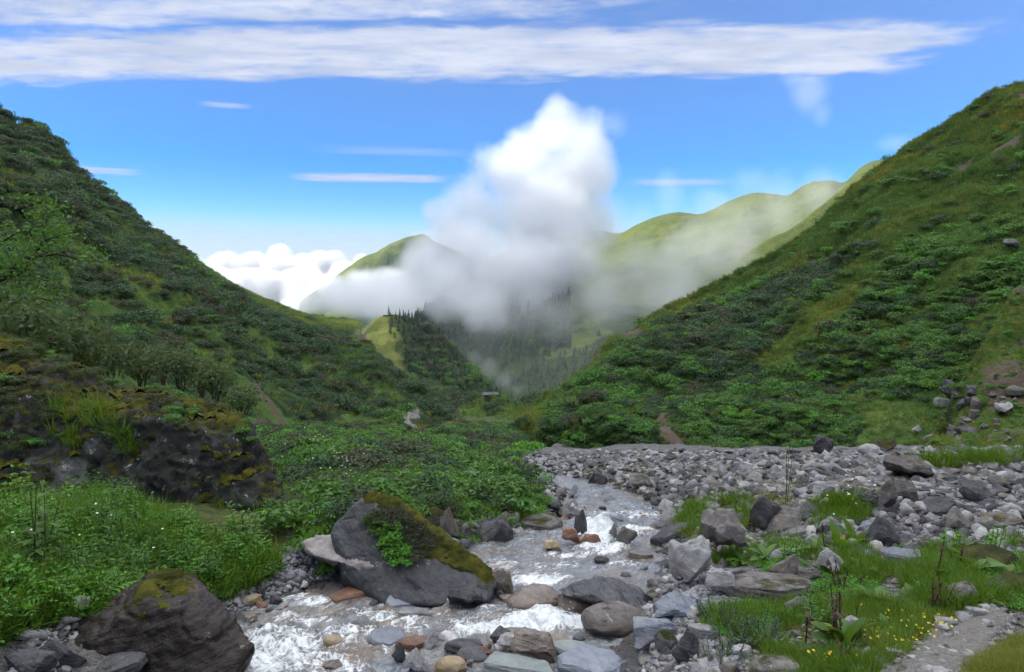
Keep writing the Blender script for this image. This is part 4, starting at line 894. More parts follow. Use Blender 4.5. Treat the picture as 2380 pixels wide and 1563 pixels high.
# -- stones one can point at: (px, foot, width, height, kind, material, label, options)
W_ = dict(in_water=True)
HERO = [
 (820, 1392, 125, 26, 'slab', 'rock_rust', 'flat orange-brown slab in the water under the pinkish rock', W_),
 (940, 1412, 96, 30, 'slab', 'rock_blue', 'blue-grey block in the stream below the pointed boulder', dict(in_water=True, depth=.7)),
 (965, 1440, 85, 26, 'slab', 'slate', 'small grey slab with a pebble behind it, below the blue-grey block', W_),
 (1166, 1388, 62, 56, 'angular', 'rock_mound', 'reddish brown rock at the right tip of the pointed boulder', W_),
 (1080, 1420, 90, 34, 'angular', 'slate_dark', 'dark knobbly stone right of the white spill below the pointed boulder', W_),
 (1240, 1425, 140, 55, 'round', 'rock_mound', 'smooth brown rock overrun by water in mid stream', dict(in_water=True, sink=.3)),
 (1340, 1425, 95, 46, 'round', 'rock_mound', 'brown rounded rock touching the wet black rock', dict(in_water=True, sink=.3)),
 (1435, 1478, 165, 64, 'round', 'rock_brown', 'large smooth olive-grey rock on the right edge of the stream', dict(sink=.2, in_water=True)),
 (1535, 1496, 135, 58, 'shard', 'rock_blue', 'long smooth blue-grey rock pointing left towards the stream', dict(yaw=0.15, tilt=(0, -.12))),
 (1550, 1516, 56, 52, 'round', 'rock_mossy', 'small round stone capped with olive moss beside the stream', {}),
 (1600, 1540, 70, 62, 'angular', 'slate_dark', 'dark speckled block right of the small mossy stone', {}),
 (1575, 1440, 130, 42, 'angular', 'rock_blue', 'broad bluish rock on the right bank above the mossy stone', dict(sink=.3)),
 (1330, 1532, 110, 40, 'slab', 'rock_green', 'pale green-grey slab in the water at the stream\'s lower end', dict(in_water=True, tilt=(.10, 0))),
 (1212, 1590, 185, 60, 'slab', 'rock_green', 'large flat grey-green slab at the bottom edge of the photo', dict(in_water=True, vi=2, tilt=(.05, 0), depth=.9)),
 (1375, 1580, 165, 52, 'slab', 'rock_blue', 'flat purple-grey slab at the bottom edge right of the green one', dict(in_water=True, tilt=(.05, .03))),
 (1075, 1520, 96, 24, 'slab', 'slate_dark', 'thin dark slate lying on top of the small heap in the stream', dict(in_water=True, tilt=(.1, -.1))),
 (1100, 1540, 88, 26, 'slab', 'slate_dark', 'dark slate lowest in the small heap in the stream', dict(in_water=True, tilt=(.0, .1))),
 (1118, 1528, 60, 22, 'shard', 'rock_rust', 'rust-tinged slate at the right of the small heap in the stream', W_),
 (1047, 1572, 80, 38, 'round', 'rock_ochre', 'ochre stone at the foot of the dark slate heap', W_),
 (998, 1512, 46, 34, 'angular', 'rock_pale', 'pale lichened stone left of the dark slate heap', W_),
 (1050, 1498, 66, 24, 'shard', 'rock_white', 'whitish shard behind the dark slate heap', W_),
 (955, 1516, 84, 30, 'slab', 'rock_rust', 'orange slab just under water left of the pale stones', dict(in_water=True, sink=.35)),
 (925, 1540, 34, 44, 'angular', 'slate_dark', 'small upright grey stone near the orange slab', W_),
 (965, 1568, 60, 46, 'angular', 'rock_pale', 'light grey wedge of stone at the bottom edge left of the ochre stone', W_),
 (1242, 1540, 120, 58, 'angular', 'rock_mound', 'angular brown-grey rock above the flat green slab', W_),
 (1152, 1496, 42, 36, 'shard', 'slate_dark', 'dark pointed stone at the lower lip of the white water', dict(in_water=True, tilt=(0, -.5))),
 (1200, 1496, 95, 28, 'shard', 'rock_mound', 'long wet purple-brown stone below the white water', W_),
 (1190, 1515, 70, 30, 'angular', 'rock_pale', 'pale lumpy stone between the dark pointed stone and the brown rock', W_),
 (775, 1562, 60, 26, 'shard', 'rock_mound', 'low brown stone breaking the white water at the bottom edge', W_),
 (895, 1498, 95, 26, 'slab', 'rock_blue', 'dark blue slab awash left of the orange slab', dict(in_water=True, sink=.4)),
 (770, 1500, 50, 18, 'round', 'rock_ochre', 'cream stone just under the foam at the lower left of the stream', dict(in_water=True, sink=.4)),
 (1145, 1278, 100, 52, 'angular', 'slate_dark', 'dark rounded block on the far bank right of the pointed boulder', {}),
 (1042, 1262, 48, 66, 'angular', 'rock_brown', 'upright angular grey-brown stone just behind the mossy ridge', {}),
 (1076, 1266, 42, 36, 'angular', 'slate_dark', 'small black stone beside the upright angular one', {}),
 (1010, 1228, 62, 50, 'round', 'rock_mossy', 'mossy round stone behind the ridge of the pointed boulder', {}),
 (1245, 1235, 130, 60, 'slab', 'rock_brown', 'big tilted slab with grass behind it on the far bank', dict(tilt=(.35, .25), depth=.8)),
 (1110, 1224, 66, 26, 'slab', 'rock_pale', 'pale flat stone on the far bank above the dark block', {}),
 (1185, 1228, 48, 30, 'angular', 'rock_brown', 'brownish stone between the pale flat stone and the tilted slab', {}),
 (1255, 1262, 60, 26, 'shard', 'slate', 'grey shard at the water below the tilted slab', {}),
 (1325, 1266, 48, 32, 'angular', 'rock_rust', 'rust-brown stone left of the small waterfall', W_),
 (1372, 1270, 52, 24, 'shard', 'rock_rust', 'smaller rusty stone at the foot of the small waterfall', W_),
 (1283, 1284, 44, 22, 'angular', 'rock_ochre', 'beige stone standing in the water left of the rusty ones', W_),
 (1348, 1252, 34, 48, 'angular', 'slate_dark', 'dark upright stone at the left side of the small waterfall', W_),
 (1415, 1226, 80, 20, 'slab', 'slate_dark', 'dark bar-shaped stone lying across the top of the waterfall', dict(in_water=True, sink=.1)),
 (1425, 1252, 22, 34, 'angular', 'slate', 'small upright stone at the right side of the small waterfall', W_),
 (1462, 1268, 56, 30, 'angular', 'rock_brown', 'brownish stone right of the small waterfall', W_),
 (1565, 1262, 108, 46, 'slab', 'slate_dark', 'dark layered ledge jutting into the stream from the right bank', dict(sink=.3)),
 (1570, 1298, 90, 36, 'shard', 'rock_brown', 'brown slab leaning on the bank below the dark layered ledge', dict(tilt=(0, -.3))),
 (1490, 1300, 66, 22, 'slab', 'rock_mound', 'flat brown stone in the shallows below the waterfall', W_),
 (1690, 1312, 100, 88, 'angular', 'boulder_pink', 'pinkish pointed boulder on the right bank', dict(vi=1)),
 (1612, 1362, 112, 84, 'angular', 'rock_pale', 'light grey boulder leaning on the pinkish one', dict(vi=3)),
 (1680, 1388, 86, 52, 'angular', 'rock_pale', 'striped light grey boulder in front of the pinkish one', dict(vi=5)),
 (1805, 1392, 220, 44, 'slab', 'rock_brown', 'long low flat rock on the right bank, longest there', dict(yaw=0.1, sink=.3)),
 (1945, 1340, 84, 52, 'angular', 'rock_pale', 'grey boulder with a flat face right of the dark angular one', dict(vi=2)),
 (1835, 1350, 84, 54, 'angular', 'rock_brown', 'dark angular stone among the dock plants', dict(vi=4)),
 (1890, 1352, 70, 28, 'shard', 'rock_brown', 'low brown stone between two boulders in the grass', {}),
 (1715, 1342, 56, 26, 'slab', 'slate', 'flat grey slate right of the pinkish boulder', {}),
 (1640, 1480, 76, 26, 'slab', 'rock_pale', 'pale slab in the herbs right of the stream', {}),
 (1718, 1524, 66, 28, 'slab', 'rock_pale', 'pale green-grey slab lying in the grass near the bottom', dict(tilt=(.15, 0))),
 (1815, 1585, 120, 46, 'round', 'rock_brown', 'rounded grey-brown boulder cut by the bottom edge', dict(vi=1)),
 (1790, 1238, 88, 62, 'angular', 'slate_dark', 'dark mossy-shouldered boulder at the left of the slate heap', dict(vi=0)),
 (1842, 1228, 110, 54, 'slab', 'rock_brown', 'grey slab leaning against the dark boulder of the slate heap', dict(tilt=(.5, -.5))),
 (1905, 1216, 100, 36, 'slab', 'slate_dark', 'thin dark slab roofing the slate heap', dict(tilt=(.1, .35))),
 (1930, 1245, 70, 36, 'shard', 'slate', 'grey wedge at the right foot of the slate heap', {}),
 (1860, 1252, 90, 30, 'slab', 'slate', 'flat slate in front of the slate heap', {}),
 (2020, 1240, 60, 44, 'slab', 'rock_blue', 'pale purple slab standing on edge left of the dark wedge', dict(tilt=(.9, .2))),
 (2066, 1272, 90, 60, 'angular', 'slate_dark', 'large dark wedge of rock in the middle of the right slope', dict(vi=6, tilt=(0, .3))),
 (2060, 1188, 56, 66, 'angular', 'rock_brown', 'upright grey boulder in the upper right rock heap', dict(vi=2)),
 (2105, 1168, 70, 46, 'angular', 'rock_brown', 'rounded grey boulder in the upper right rock heap', dict(vi=5)),
 (2188, 1192, 100, 60, 'slab', 'slate_dark', 'big dark slab with orange moss in the upper right rock heap', dict(tilt=(.4, -.5), sink=.4)),
 (2125, 1126, 96, 44, 'angular', 'rock_brown', 'broad brownish rock topping the upper right heap', dict(vi=1)),
 (2030, 1196, 34, 52, 'shard', 'slate_dark', 'narrow dark stone standing on end in the rock heap', dict(tilt=(0, 1.1))),
 (2280, 1170, 70, 34, 'angular', 'slate_dark', 'dark rounded stone near the right end of the rock heap', dict(vi=3)),
 (2330, 1228, 120, 30, 'slab', 'rock_brown', 'thick layered flagstone near the right edge', dict(vi=2)),
 (2230, 1240, 80, 46, 'angular', 'rock_brown', 'squarish brown rock with moss left of the flagstone', dict(vi=6)),
 (2110, 1310, 96, 30, 'slab', 'rock_blue', 'light flat slate lying in the grass on the right', dict(vi=4, tilt=(.12, 0))),
 (2150, 1366, 50, 12, 'shard', 'rock_white', 'thin white stone in the grass on the right', {}),
 (2045, 1500, 40, 10, 'shard', 'rock_white', 'thin white stick-like stone beside the dock plant', dict(yaw=.4)),
 (2345, 1384, 150, 46, 'shard', 'rock_mossy', 'log-like lichened rock with mossy top at the right edge', dict(yaw=0.1, vi=1)),
 (2310, 1322, 140, 58, 'slab', 'rock_mossy', 'mossy dark slab leaning up to the right edge', dict(tilt=(.3, -.42), yaw=0.2)),
 (2284, 1436, 60, 26, 'slab', 'rock_pale', 'pale blue-white flat stone beside the footpath', {}),
 (2240, 1405, 80, 36, 'angular', 'rock_brown', 'grey stone in herbs above the footpath', {}),
 (2205, 1458, 66, 20, 'shard', 'rock_pale', 'pale slanting stone at the edge of the footpath', {}),
 (2090, 1530, 50, 24, 'slab', 'slate', 'grey slate at the left side of the footpath', {}),
 (2062, 1552, 60, 22, 'slab', 'slate', 'lower grey slate at the left side of the footpath', {}),
 (2000, 1572, 46, 22, 'round', 'rock_pale', 'round pale stone at the bottom edge left of the footpath', {}),
 (1985, 1480, 50, 36, 'angular', 'rock_pale', 'light stone half hidden behind the dock plant', {}),
 (1860, 1420, 66, 24, 'angular', 'rock_brown', 'low brown stone in short grass below the long flat rock', {}),
 (1922, 1062, 60, 36, 'angular', 'slate_dark', 'dark block standing out at the far edge of the gravel', dict(vi=0)),
 (1862, 1064, 56, 24, 'slab', 'slate_dark', 'low dark slab left of the dark block at the gravel\'s far edge', {}),
 (2026, 1060, 56, 28, 'round', 'rock_pale', 'pale rounded boulder at the far edge of the gravel', {}),
 (2065, 1056, 50, 28, 'angular', 'rock_mossy', 'mossy rock behind the pale rounded boulder', {}),
 (2250, 1044, 90, 16, 'slab', 'rock_mossy', 'long moss-covered rock at the foot of the rocky spur', {}),
 (1980, 1080, 30, 14, 'slab', 'rock_pale', 'small pale slab on the far gravel', {}),
 (950, 1130, 60, 30, 'angular', 'rock_brown', 'grey rock among the shrubs behind the pointed boulder', {}),
 (1435, 1212, 110, 36, 'angular', 'slate', 'grey ledge on the near side of the upper stream', dict(sink=.4)),
 (1740, 1105, 50, 24, 'angular', 'slate', 'grey block alone on the middle gravel', {}),
 (1490, 1142, 62, 34, 'angular', 'rock_brown', 'brown-grey block above the upper stream', {}),
 (1390, 1150, 44, 34, 'angular', 'slate_dark', 'dark block at the left of the upper stream', {}),
 (1330, 1145, 40, 18, 'slab', 'rock_blue', 'bluish slate tilted beside the meadow edge', dict(tilt=(.3, -.5))),
 (605, 1415, 34, 16, 'angular', 'rock_rust', 'small orange stone at the pebbly edge on the left', {}),
 (580, 1405, 44, 20, 'shard', 'rock_ochre', 'tan flat stone beside the small orange one', {}),
 (640, 1412, 40, 20, 'angular', 'slate_dark', 'dark stone at the pebbly edge on the left', {}),
 (700, 1345, 24, 18, 'round', 'rock_pale', 'whitish rounded pebble left of the pinkish rock', {}),
 (110, 1540, 110, 70, 'slab', 'slate_dark', 'dark slate propped behind the banded boulder', dict(tilt=(.2, -.8), sink=.3)),
 (150, 1440, 90, 36, 'angular', 'rock_pale', 'pale flaky stones above the left of the banded boulder', {}),
 (60, 1575, 120, 46, 'angular', 'slate_dark', 'black broken rock in the bottom left corner', {}),
 (250, 1572, 150, 34, 'slab', 'slate_dark', 'flat dark slab under the front of the banded boulder', dict(tilt=(.1, -.15))),
]
_used = []
for px, py, w, h, kind, mat, label, kw in HERO:
    o = put_stone(px, py, w, h, kind, mat, label, cat='stone', **kw)
    if o is not None: _used.append((px, py, w))

# -- more stones lying about, in the picture's stony areas: single objects, alike ones share a label
def rnd_in(poly, n, r):
    xs = [p[0] for p in poly]; ys = [p[1] for p in poly]; out = []
    while len(out) < n:
        x, y = r.uniform(min(xs), max(xs)), r.uniform(min(ys), max(ys))
        if in_poly(np.array([x]), np.array([y]), poly)[0]: out.append((x, y))
    return out
AUTO = [
 ([(1990, 1200), (2040, 1130), (2140, 1105), (2290, 1110), (2390, 1080), (2390, 1180), (2250, 1205), (2050, 1230)], 46, (26, 62), ('slab', 'shard', 'shard', 'slab', 'angular'), ('slate_dark', 'slate', 'rock_brown', 'slate_dark'), 'dark slate of the long rock heap at the upper right', 'slates of the upper right rock heap'),
 ([(1760, 1250), (1800, 1195), (1940, 1190), (1960, 1260), (2060, 1215), (2100, 1270), (1960, 1280)], 24, (24, 54), ('slab', 'shard', 'slab'), ('slate_dark', 'slate', 'slate'), 'slate of the low heap in the middle of the right slope', 'slates of the middle heap'),
 ([(1180, 1140), (1400, 1085), (1800, 1060), (2370, 1048), (2200, 1075), (1900, 1110), (1700, 1150), (1350, 1160)], 46, (14, 34), ('slab', 'angular', 'shard'), ('slate', 'slate_dark', 'rock_brown', 'slate', 'rock_pale'), 'grey stone standing out of the far gravel', 'stones on the far gravel'),
 ([(1030, 1290), (1010, 1250), (1180, 1200), (1330, 1180), (1330, 1230), (1230, 1260), (1150, 1290)], 24, (20, 46), ('angular', 'shard', 'round'), ('slate', 'rock_brown', 'slate_dark', 'rock_pale'), 'grey stone on the stony far bank behind the pointed boulder', 'stones on the far bank'),
 ([(1540, 1300), (1570, 1270), (1730, 1330), (1700, 1400), (1560, 1440), (1500, 1420)], 22, (18, 44), ('angular', 'slab', 'shard'), ('slate', 'rock_blue', 'rock_pale', 'rock_brown'), 'grey stone along the right edge of the stream', 'stones along the right edge of the stream'),
 ([(1480, 1563), (1500, 1520), (1640, 1470), (1700, 1500), (1640, 1600), (1480, 1600)], 14, (16, 40), ('angular', 'slab', 'round'), ('slate', 'rock_pale', 'slate_dark'), 'stone in the pebbles at the lower right of the stream', 'stones at the lower right of the stream'),
 ([(520, 1400), (700, 1300), (790, 1340), (640, 1420)], 16, (14, 30), ('round', 'slab', 'angular'), ('rock_pale', 'slate', 'rock_blue', 'slate_dark'), 'pebble larger than its neighbours on the left gravel bank', 'larger pebbles on the left gravel bank'),
 ([(1900, 1290), (2100, 1230), (2360, 1190), (2360, 1260), (2000, 1330)], 22, (18, 46), ('slab', 'angular', 'shard'), ('slate', 'rock_brown', 'rock_pale'), 'grey stone in the thin herbs of the right slope', 'stones in the herbs on the right slope'),
 ([(1000, 1560), (1000, 1490), (1180, 1490), (1300, 1520), (1250, 1560)], 9, (14, 30), ('slab', 'angular'), ('slate', 'slate_dark', 'rock_pale', 'rock_mound'), 'stone of the small bar in the stream at the bottom edge', 'stones of the small bar in the stream'),
]
for k, (poly, n, sz, kinds, mats, label, group) in enumerate(AUTO):
    r = np.random.default_rng(50 + k)
    for x, y in rnd_in(poly, n, r):
        w = r.uniform(*sz) * (0.8 + 0.4 * r.random()); kd = kinds[r.integers(len(kinds))]
        h = w * {'slab': .26, 'shard': .42, 'round': .55}.get(kd, .58)
        put_stone(x, y, w, h, kd, mats[r.integers(len(mats))], label, group=group, yaw=r.uniform(0, 2 * pi), tilt=(r.normal() * .25, r.normal() * .3), in_water=(k == 8), sink=.35)
# ------------------------------------------------------------------ the stream
FOAM = [(1392, 1245, 55, 26, 1.0), (1340, 1288, 130, 10, .55), (1400, 1275, 80, 14, .8), (1262, 1352, 90, 20, .9), (1300, 1318, 120, 12, .5), (1030, 1398, 80, 14, 1.0), (1375, 1412, 62, 24, .95), (1260, 1452, 165, 30, 1.0), (1110, 1462, 90, 24, .85),
        (720, 1402, 120, 16, .6), (650, 1500, 130, 56, .72), (600, 1550, 100, 36, .85), (740, 1545, 140, 34, .65), (850, 1470, 170, 24, .65), (900, 1430, 140, 14, .5), (700, 1440, 110, 16, .5), (950, 1455, 90, 16, .5), (1500, 1200, 60, 14, .6), (1485, 1236, 50, 10, .7), (1420, 1196, 60, 9, .5), (1170, 1316, 60, 20, .45), (1440, 1310, 60, 12, .5), (1180, 1420, 90, 14, .5), (800, 1500, 160, 26, .45)]
def build_water():
    ys = np.geomspace(3.0, 46, 520); ss = np.linspace(-1, 1, 200); l, r = edges(ys); c = (l + r) / 2; w = (r - l) / 2 + 0.30
    X = c[:, None] + ss[None, :] * w[:, None]; Y = np.repeat(ys[:, None], len(ss), 1)
    x, y = X.ravel(), Y.ravel(); z = water_z(y); P = np.stack([x, y, z], 1); px, py = proj(P)
    n = fbm(P, 2.0, 3); px = px + 20 * n; py = py + 7 * n
    f = np.full(len(x), 0.14)
    for fx, fy, rx, ry, s in FOAM: f = np.maximum(f, s * sst(np.hypot((px - fx) / (rx * 1.25), (py - fy) / (ry * 1.35)), 1.0, 0.25))
    # the water heaps up where it breaks, and runs in ropes along the flow
    rope = fbm(np.stack([x * 3.2, y * 1.5, x * 0], 1), 1.0, 4, 0.55); chop = fbm(P, 5.0, 4, 0.6)
    z = z + 0.035 * rope + 0.022 * chop + f * (0.05 + 0.07 * fbm(P, 3.2, 4, 0.6, 3.0) + 0.015 * fbm(P, 11, 3, 0.6))
    z = z + 0.16 * np.exp(-(((px - 1392) / 60) ** 2 + ((py - 1228) / 14) ** 2)) + 0.05 * np.exp(-(((px - 1240) / 150) ** 2 + ((py - 1432) / 14) ** 2))
    V = np.stack([x, y, z], 1); flow = np.stack([(x - np.interp(y, ys, c)) * 1.15, y * 0.75, 0 * x], 1)
    tag(obj('stream', mesh('stream', V, grid_faces(len(ss), len(ys)), M['water'], True, {'foam': f, 'flow': flow})), kind='structure')
build_water()
def droplets():
    r = np.random.default_rng(5); V, Fs = [], []
    for px, py, n, sp in ((1388, 1395, 70, 40), (1300, 1438, 70, 90), (1392, 1240, 40, 30), (1090, 1452, 40, 50), (1030, 1390, 30, 50)):
        a, b = ray(px, py); ds = np.linspace(3, 40, 4000); d = ds[np.argmin(np.abs(b * ds - water_z(ds)))]
        for _ in range(n):
            c = np.array(PX(px + r.normal() * sp, py - abs(r.normal()) * 12 - 3, d + r.normal() * 0.08)); s = 0.003 + 0.005 * r.random(); k = len(V)
            V += [c + (s, 0, 0), c + (-s, 0, 0), c + (0, s, 0), c + (0, -s, 0), c + (0, 0, s * 1.5), c + (0, 0, -s)]
            Fs += [(k + i, k + j, k + 4) for i, j in ((0, 2), (2, 1), (1, 3), (3, 0))] + [(k + j, k + i, k + 5) for i, j in ((0, 2), (2, 1), (1, 3), (3, 0))]
    m, N, out = new_mat('spray'); principled(N, out, (0.75, 0.78, 0.8), 0.3, 0.5)
    tag(obj('spray', mesh('spray', V, Fs, m)), 'white droplets thrown up where the stream breaks on rocks', kind='stuff')
droplets()
# ------------------------------------------------------------------ plants
ASSETS = bpy.data.collections.new('plant_kinds')      # never linked to the scene: only the sources of the masses below

def quat_basis(n, r):
    """two random axes square to each row of n"""
    a = r.normal(size=n.shape); a -= (a * n).sum(1)[:, None] * n; a /= np.linalg.norm(a, axis=1)[:, None] + 1e-9
    return a, np.cross(n, a)

def leaf_cards(C, Nn, L, Wd, r, fold=0.0):
    """one leaf-shaped quad per row"""
    a, b = quat_basis(Nn, r); L = L[:, None]; Wd = Wd[:, None]
    tip = C + a * L * 0.5 + Nn * L * fold; foot = C - a * L * 0.5
    V = np.stack([foot, C + b * Wd * 0.5 - a * L * 0.02, tip, C - b * Wd * 0.5 - a * L * 0.02], 1).reshape(-1, 3)
    Fc = np.arange(len(C) * 4).reshape(-1, 4); return V, Fc

def tube(V, Fs, p0, p1, r0, r1, n=5):
    p0, p1 = np.array(p0, float), np.array(p1, float); d = p1 - p0; d /= np.linalg.norm(d) + 1e-9
    a = np.cross(d, (0.3, 0.9, 0.2)); a /= np.linalg.norm(a); b = np.cross(d, a); k = len(V)
    for p, rr in ((p0, r0), (p1, r1)):
        for i in range(n): V.append(p + rr * (a * cos(2 * pi * i / n) + b * sin(2 * pi * i / n)))
    for i in range(n): Fs.append((k + i, k + (i + 1) % n, k + n + (i + 1) % n, k + n + i))

def crown_mesh(name, seed, n, leaf, lobes=7, flat=0.7, mat='lf_dark', up=0.35, asp=0.5, spread=1.0, droop=0.0):
    """leaves spread through a lumpy crown about 2 wide, standing on z = 0"""
    r = np.random.default_rng(seed); C, Nn = [], []
    for i in range(lobes):
        a = 2 * pi * i / lobes + r.random(); q = spread * (0.25 + 0.40 * r.random()) * (i > 0)
        c = np.array([q * cos(a), q * sin(a), flat * (0.45 + 0.45 * r.random()) - 0.15 * q]); R = 0.34 + 0.22 * r.random(); m = n // lobes
        u = r.normal(size=(m, 3)); u /= np.linalg.norm(u, axis=1)[:, None]; u[:, 2] = np.where(u[:, 2] < -0.3, -u[:, 2], u[:, 2])
        C.append(c + u * R * (0.55 + 0.5 * r.random((m, 1)) ** 0.5) * (1, 1, flat)); nn = u + (0, 0, up) + 0.55 * r.normal(size=(m, 3)); Nn.append(nn / np.linalg.norm(nn, axis=1)[:, None])
    C = np.concatenate(C); Nn = np.concatenate(Nn); C[:, 2] = np.maximum(C[:, 2], 0.02)
    s = leaf * (0.7 + 0.6 * r.random(len(C))); V, Fc = leaf_cards(C, Nn, s, s * asp, r, -droop)
    return mesh(name, V, Fc, M[mat], False, {'rnd': np.repeat(r.random(len(C)), 4)})

def stems_mesh(name, seed, n=6, h=0.7, rad=0.03, spread=0.5, mat='bark'):
    r = np.random.default_rng(seed); V, Fs = [], []
    for i in range(n):
        a = 2 * pi * i / n + r.random(); e = np.array([spread * r.random() * cos(a), spread * r.random() * sin(a), h * (0.6 + 0.4 * r.random())]); m_ = e * 0.5 + 0.06 * r.normal(size=3)
        tube(V, Fs, (0.03 * cos(a), 0.03 * sin(a), -0.08), m_, rad, rad * 0.7); tube(V, Fs, m_, e, rad * 0.7, rad * 0.25)
    return mesh(name, V, Fs, M[mat], True)

def conifer_mesh(name, seed, mat='lf_conifer', tiers=11, n=9):
    r = np.random.default_rng(seed); V, Fs, rd = [], [], []
    for t in range(tiers):
        f = t / (tiers - 1); z = 0.10 + 0.86 * f; R = 0.21 * (1 - f) ** 0.8 + 0.012
        for i in range(n if f < .7 else 5):
            if r.random() < 0.10: continue
            a = 2 * pi * (i + r.random()) / n; L = R * (0.7 + 0.5 * r.random()); w = 0.05 * (1 - 0.6 * f) + 0.008; k = len(V); zz = z + 0.02 * r.normal()
            d = np.array([cos(a), sin(a), 0]); s = np.array([-sin(a), cos(a), 0])
            V += [d * 0.005 + (0, 0, zz + 0.03), d * L * 0.6 + s * w + (0, 0, zz - 0.01), d * L + (0, 0, zz - 0.05 - 0.04 * r.random()), d * L * 0.6 - s * w + (0, 0, zz - 0.01)]
            Fs.append((k, k + 1, k + 2, k + 3)); rd += [r.random()] * 4
    k = len(V); V += [np.array(p) for p in ((.015, 0, .9), (-.01, .012, .9), (-.01, -.012, .9), (0, 0, 1.03))]; Fs += [(k, k + 1, k + 3), (k + 1, k + 2, k + 3), (k + 2, k, k + 3)]; rd += [.5] * 4
    return mesh(name, V, Fs, M[mat], False, {'rnd': rd})

def trunk_mesh(name, h=1.0, r0=0.022):
    V, Fs = [], []; tube(V, Fs, (0, 0, -0.06), (0, 0, h * 0.5), r0, r0 * 0.6, 6); tube(V, Fs, (0, 0, h * 0.5), (0, 0, h * 0.93), r0 * 0.6, r0 * 0.12, 6); return mesh(name, V, Fs, M['bark'], True)

def blade(V, Fs, rd, p, d, L, w, bend, q, seg=3):
    """a bent blade of grass or a narrow leaf"""
    s = np.cross(d, (0, 0, 1.0)); s = s / (np.linalg.norm(s) + 1e-9); k = len(V); c = np.array(p, float); dr = np.array(d, float)
    for i in range(seg + 1):
        f = i / seg; ww = w * (1 - f) ** 0.7 * 0.5 if i < seg else 0
        if i < seg: V += [c - s * ww, c + s * ww]
        else: V.append(c)
        rd += [q] * (2 if i < seg else 1); dr = dr + np.array((d[0], d[1], 0)) * bend / seg - np.array((0, 0, 1)) * bend * 0.55 / seg * (i + 1) * 0.6; dr /= np.linalg.norm(dr); c = c + dr * L / seg
    for i in range(seg - 1): Fs.append((k + 2 * i, k + 2 * i + 1, k + 2 * i + 3, k + 2 * i + 2))
    Fs.append((k + 2 * seg - 2, k + 2 * seg - 1, k + 2 * seg))

def tuft_mesh(name, seed, n=26, h=0.30, w=0.012, spread=0.10, bend=0.7, mat='grass', seg=3):
    r = np.random.default_rng(seed); V, Fs, rd = [], [], []
    for i in range(n):
        a = r.random() * 2 * pi; q = spread * r.random() ** 0.6; e = r.normal(0.30, 0.16); a2 = a + r.normal() * 0.6
        d = np.array([cos(a2) * sin(e), sin(a2) * sin(e), cos(e)]); blade(V, Fs, rd, (q * cos(a), q * sin(a), -0.02), d, h * (0.5 + 0.7 * r.random()), w * (0.7 + .6 * r.random()), bend * (0.4 + r.random()), r.random(), seg)
    return mesh(name, V, Fs, M[mat], False, {'rnd': rd})

def leaf_shape(L, W, bend=0.5, fold=0.18, seg=5, wav=0.0, seed=0):
    """a leaf blade along +x from the origin, keeled and arched: vertices and faces"""
    r = np.random.default_rng(seed); V, Fs = [], []
    for i in range(seg + 1):
        f = i / seg; w = W * 0.5 * (sin(pi * min(1, f * 0.93 + 0.05)) ** 0.75) * (1.0 if i < seg else 0.05); ang = bend * f; x = L * (f - 0.12 * bend * f * f); z = -L * bend * 0.42 * f * f
        wv = wav * r.normal() * W
        V += [(x, -w, z + w * fold * 2 + wv), (x, 0, z), (x, w, z + w * fold * 2 - wv)]
    for i in range(seg):
        k = 3 * i; Fs += [(k, k + 3, k + 4, k + 1), (k + 1, k + 4, k + 5, k + 2)]
    return np.array(V), Fs

def herb_meshes(name, seed, h=0.5, nst=5, pairs=6, L=0.13, W=0.055, mat='lf_bright', spread=0.14, whorl=2, up=0.45):
    """leafy stems: (foliage mesh, stem mesh)"""
    r = np.random.default_rng(seed); V, Fs, rd, SV, SF = [], [], [], [], []
    for s in range(nst):
        a0 = r.random() * 2 * pi; q = spread * r.random() ** .5; b = np.array([q * cos(a0), q * sin(a0), -0.03]); t = b + np.array([0.35 * q * cos(a0) + 0.05 * r.normal(), 0.35 * q * sin(a0) + 0.05 * r.normal(), h * (0.65 + 0.45 * r.random())])
        tube(SV, SF, b, t, 0.006, 0.003, 4)
        for j in range(pairs):
            f = 0.22 + 0.78 * j / (pairs - 1); c = b + (t - b) * f; sz = (1.15 - 0.65 * f) * (0.8 + 0.4 * r.random()); a1 = r.random() * pi
            for w_ in range(whorl if f < .97 else whorl + 2):
                a = a1 + 2 * pi * w_ / whorl + 0.3 * r.normal(); LV, LF = leaf_shape(L * sz, W * sz, 0.5 + 0.4 * r.random(), 0.15, 3)
                el = up * (0.6 + 0.8 * r.random()) + (0.5 if f > .97 else 0); ca, sa, ce, se = cos(a), sin(a), cos(el), sin(el)
                x = LV[:, 0] * ce - LV[:, 2] * se; z = LV[:, 0] * se + LV[:, 2] * ce; k = len(V)
                V += list(np.stack([c[0] + x * ca - LV[:, 1] * sa, c[1] + x * sa + LV[:, 1] * ca, c[2] + z], 1)); Fs += [tuple(k + i for i in fc) for fc in LF]; rd += [r.random()] * len(LV)
    return mesh(name + '_foliage', V, Fs, M[mat], False, {'rnd': rd}), mesh(name + '_stem', SV, SF, M['stem'], True)

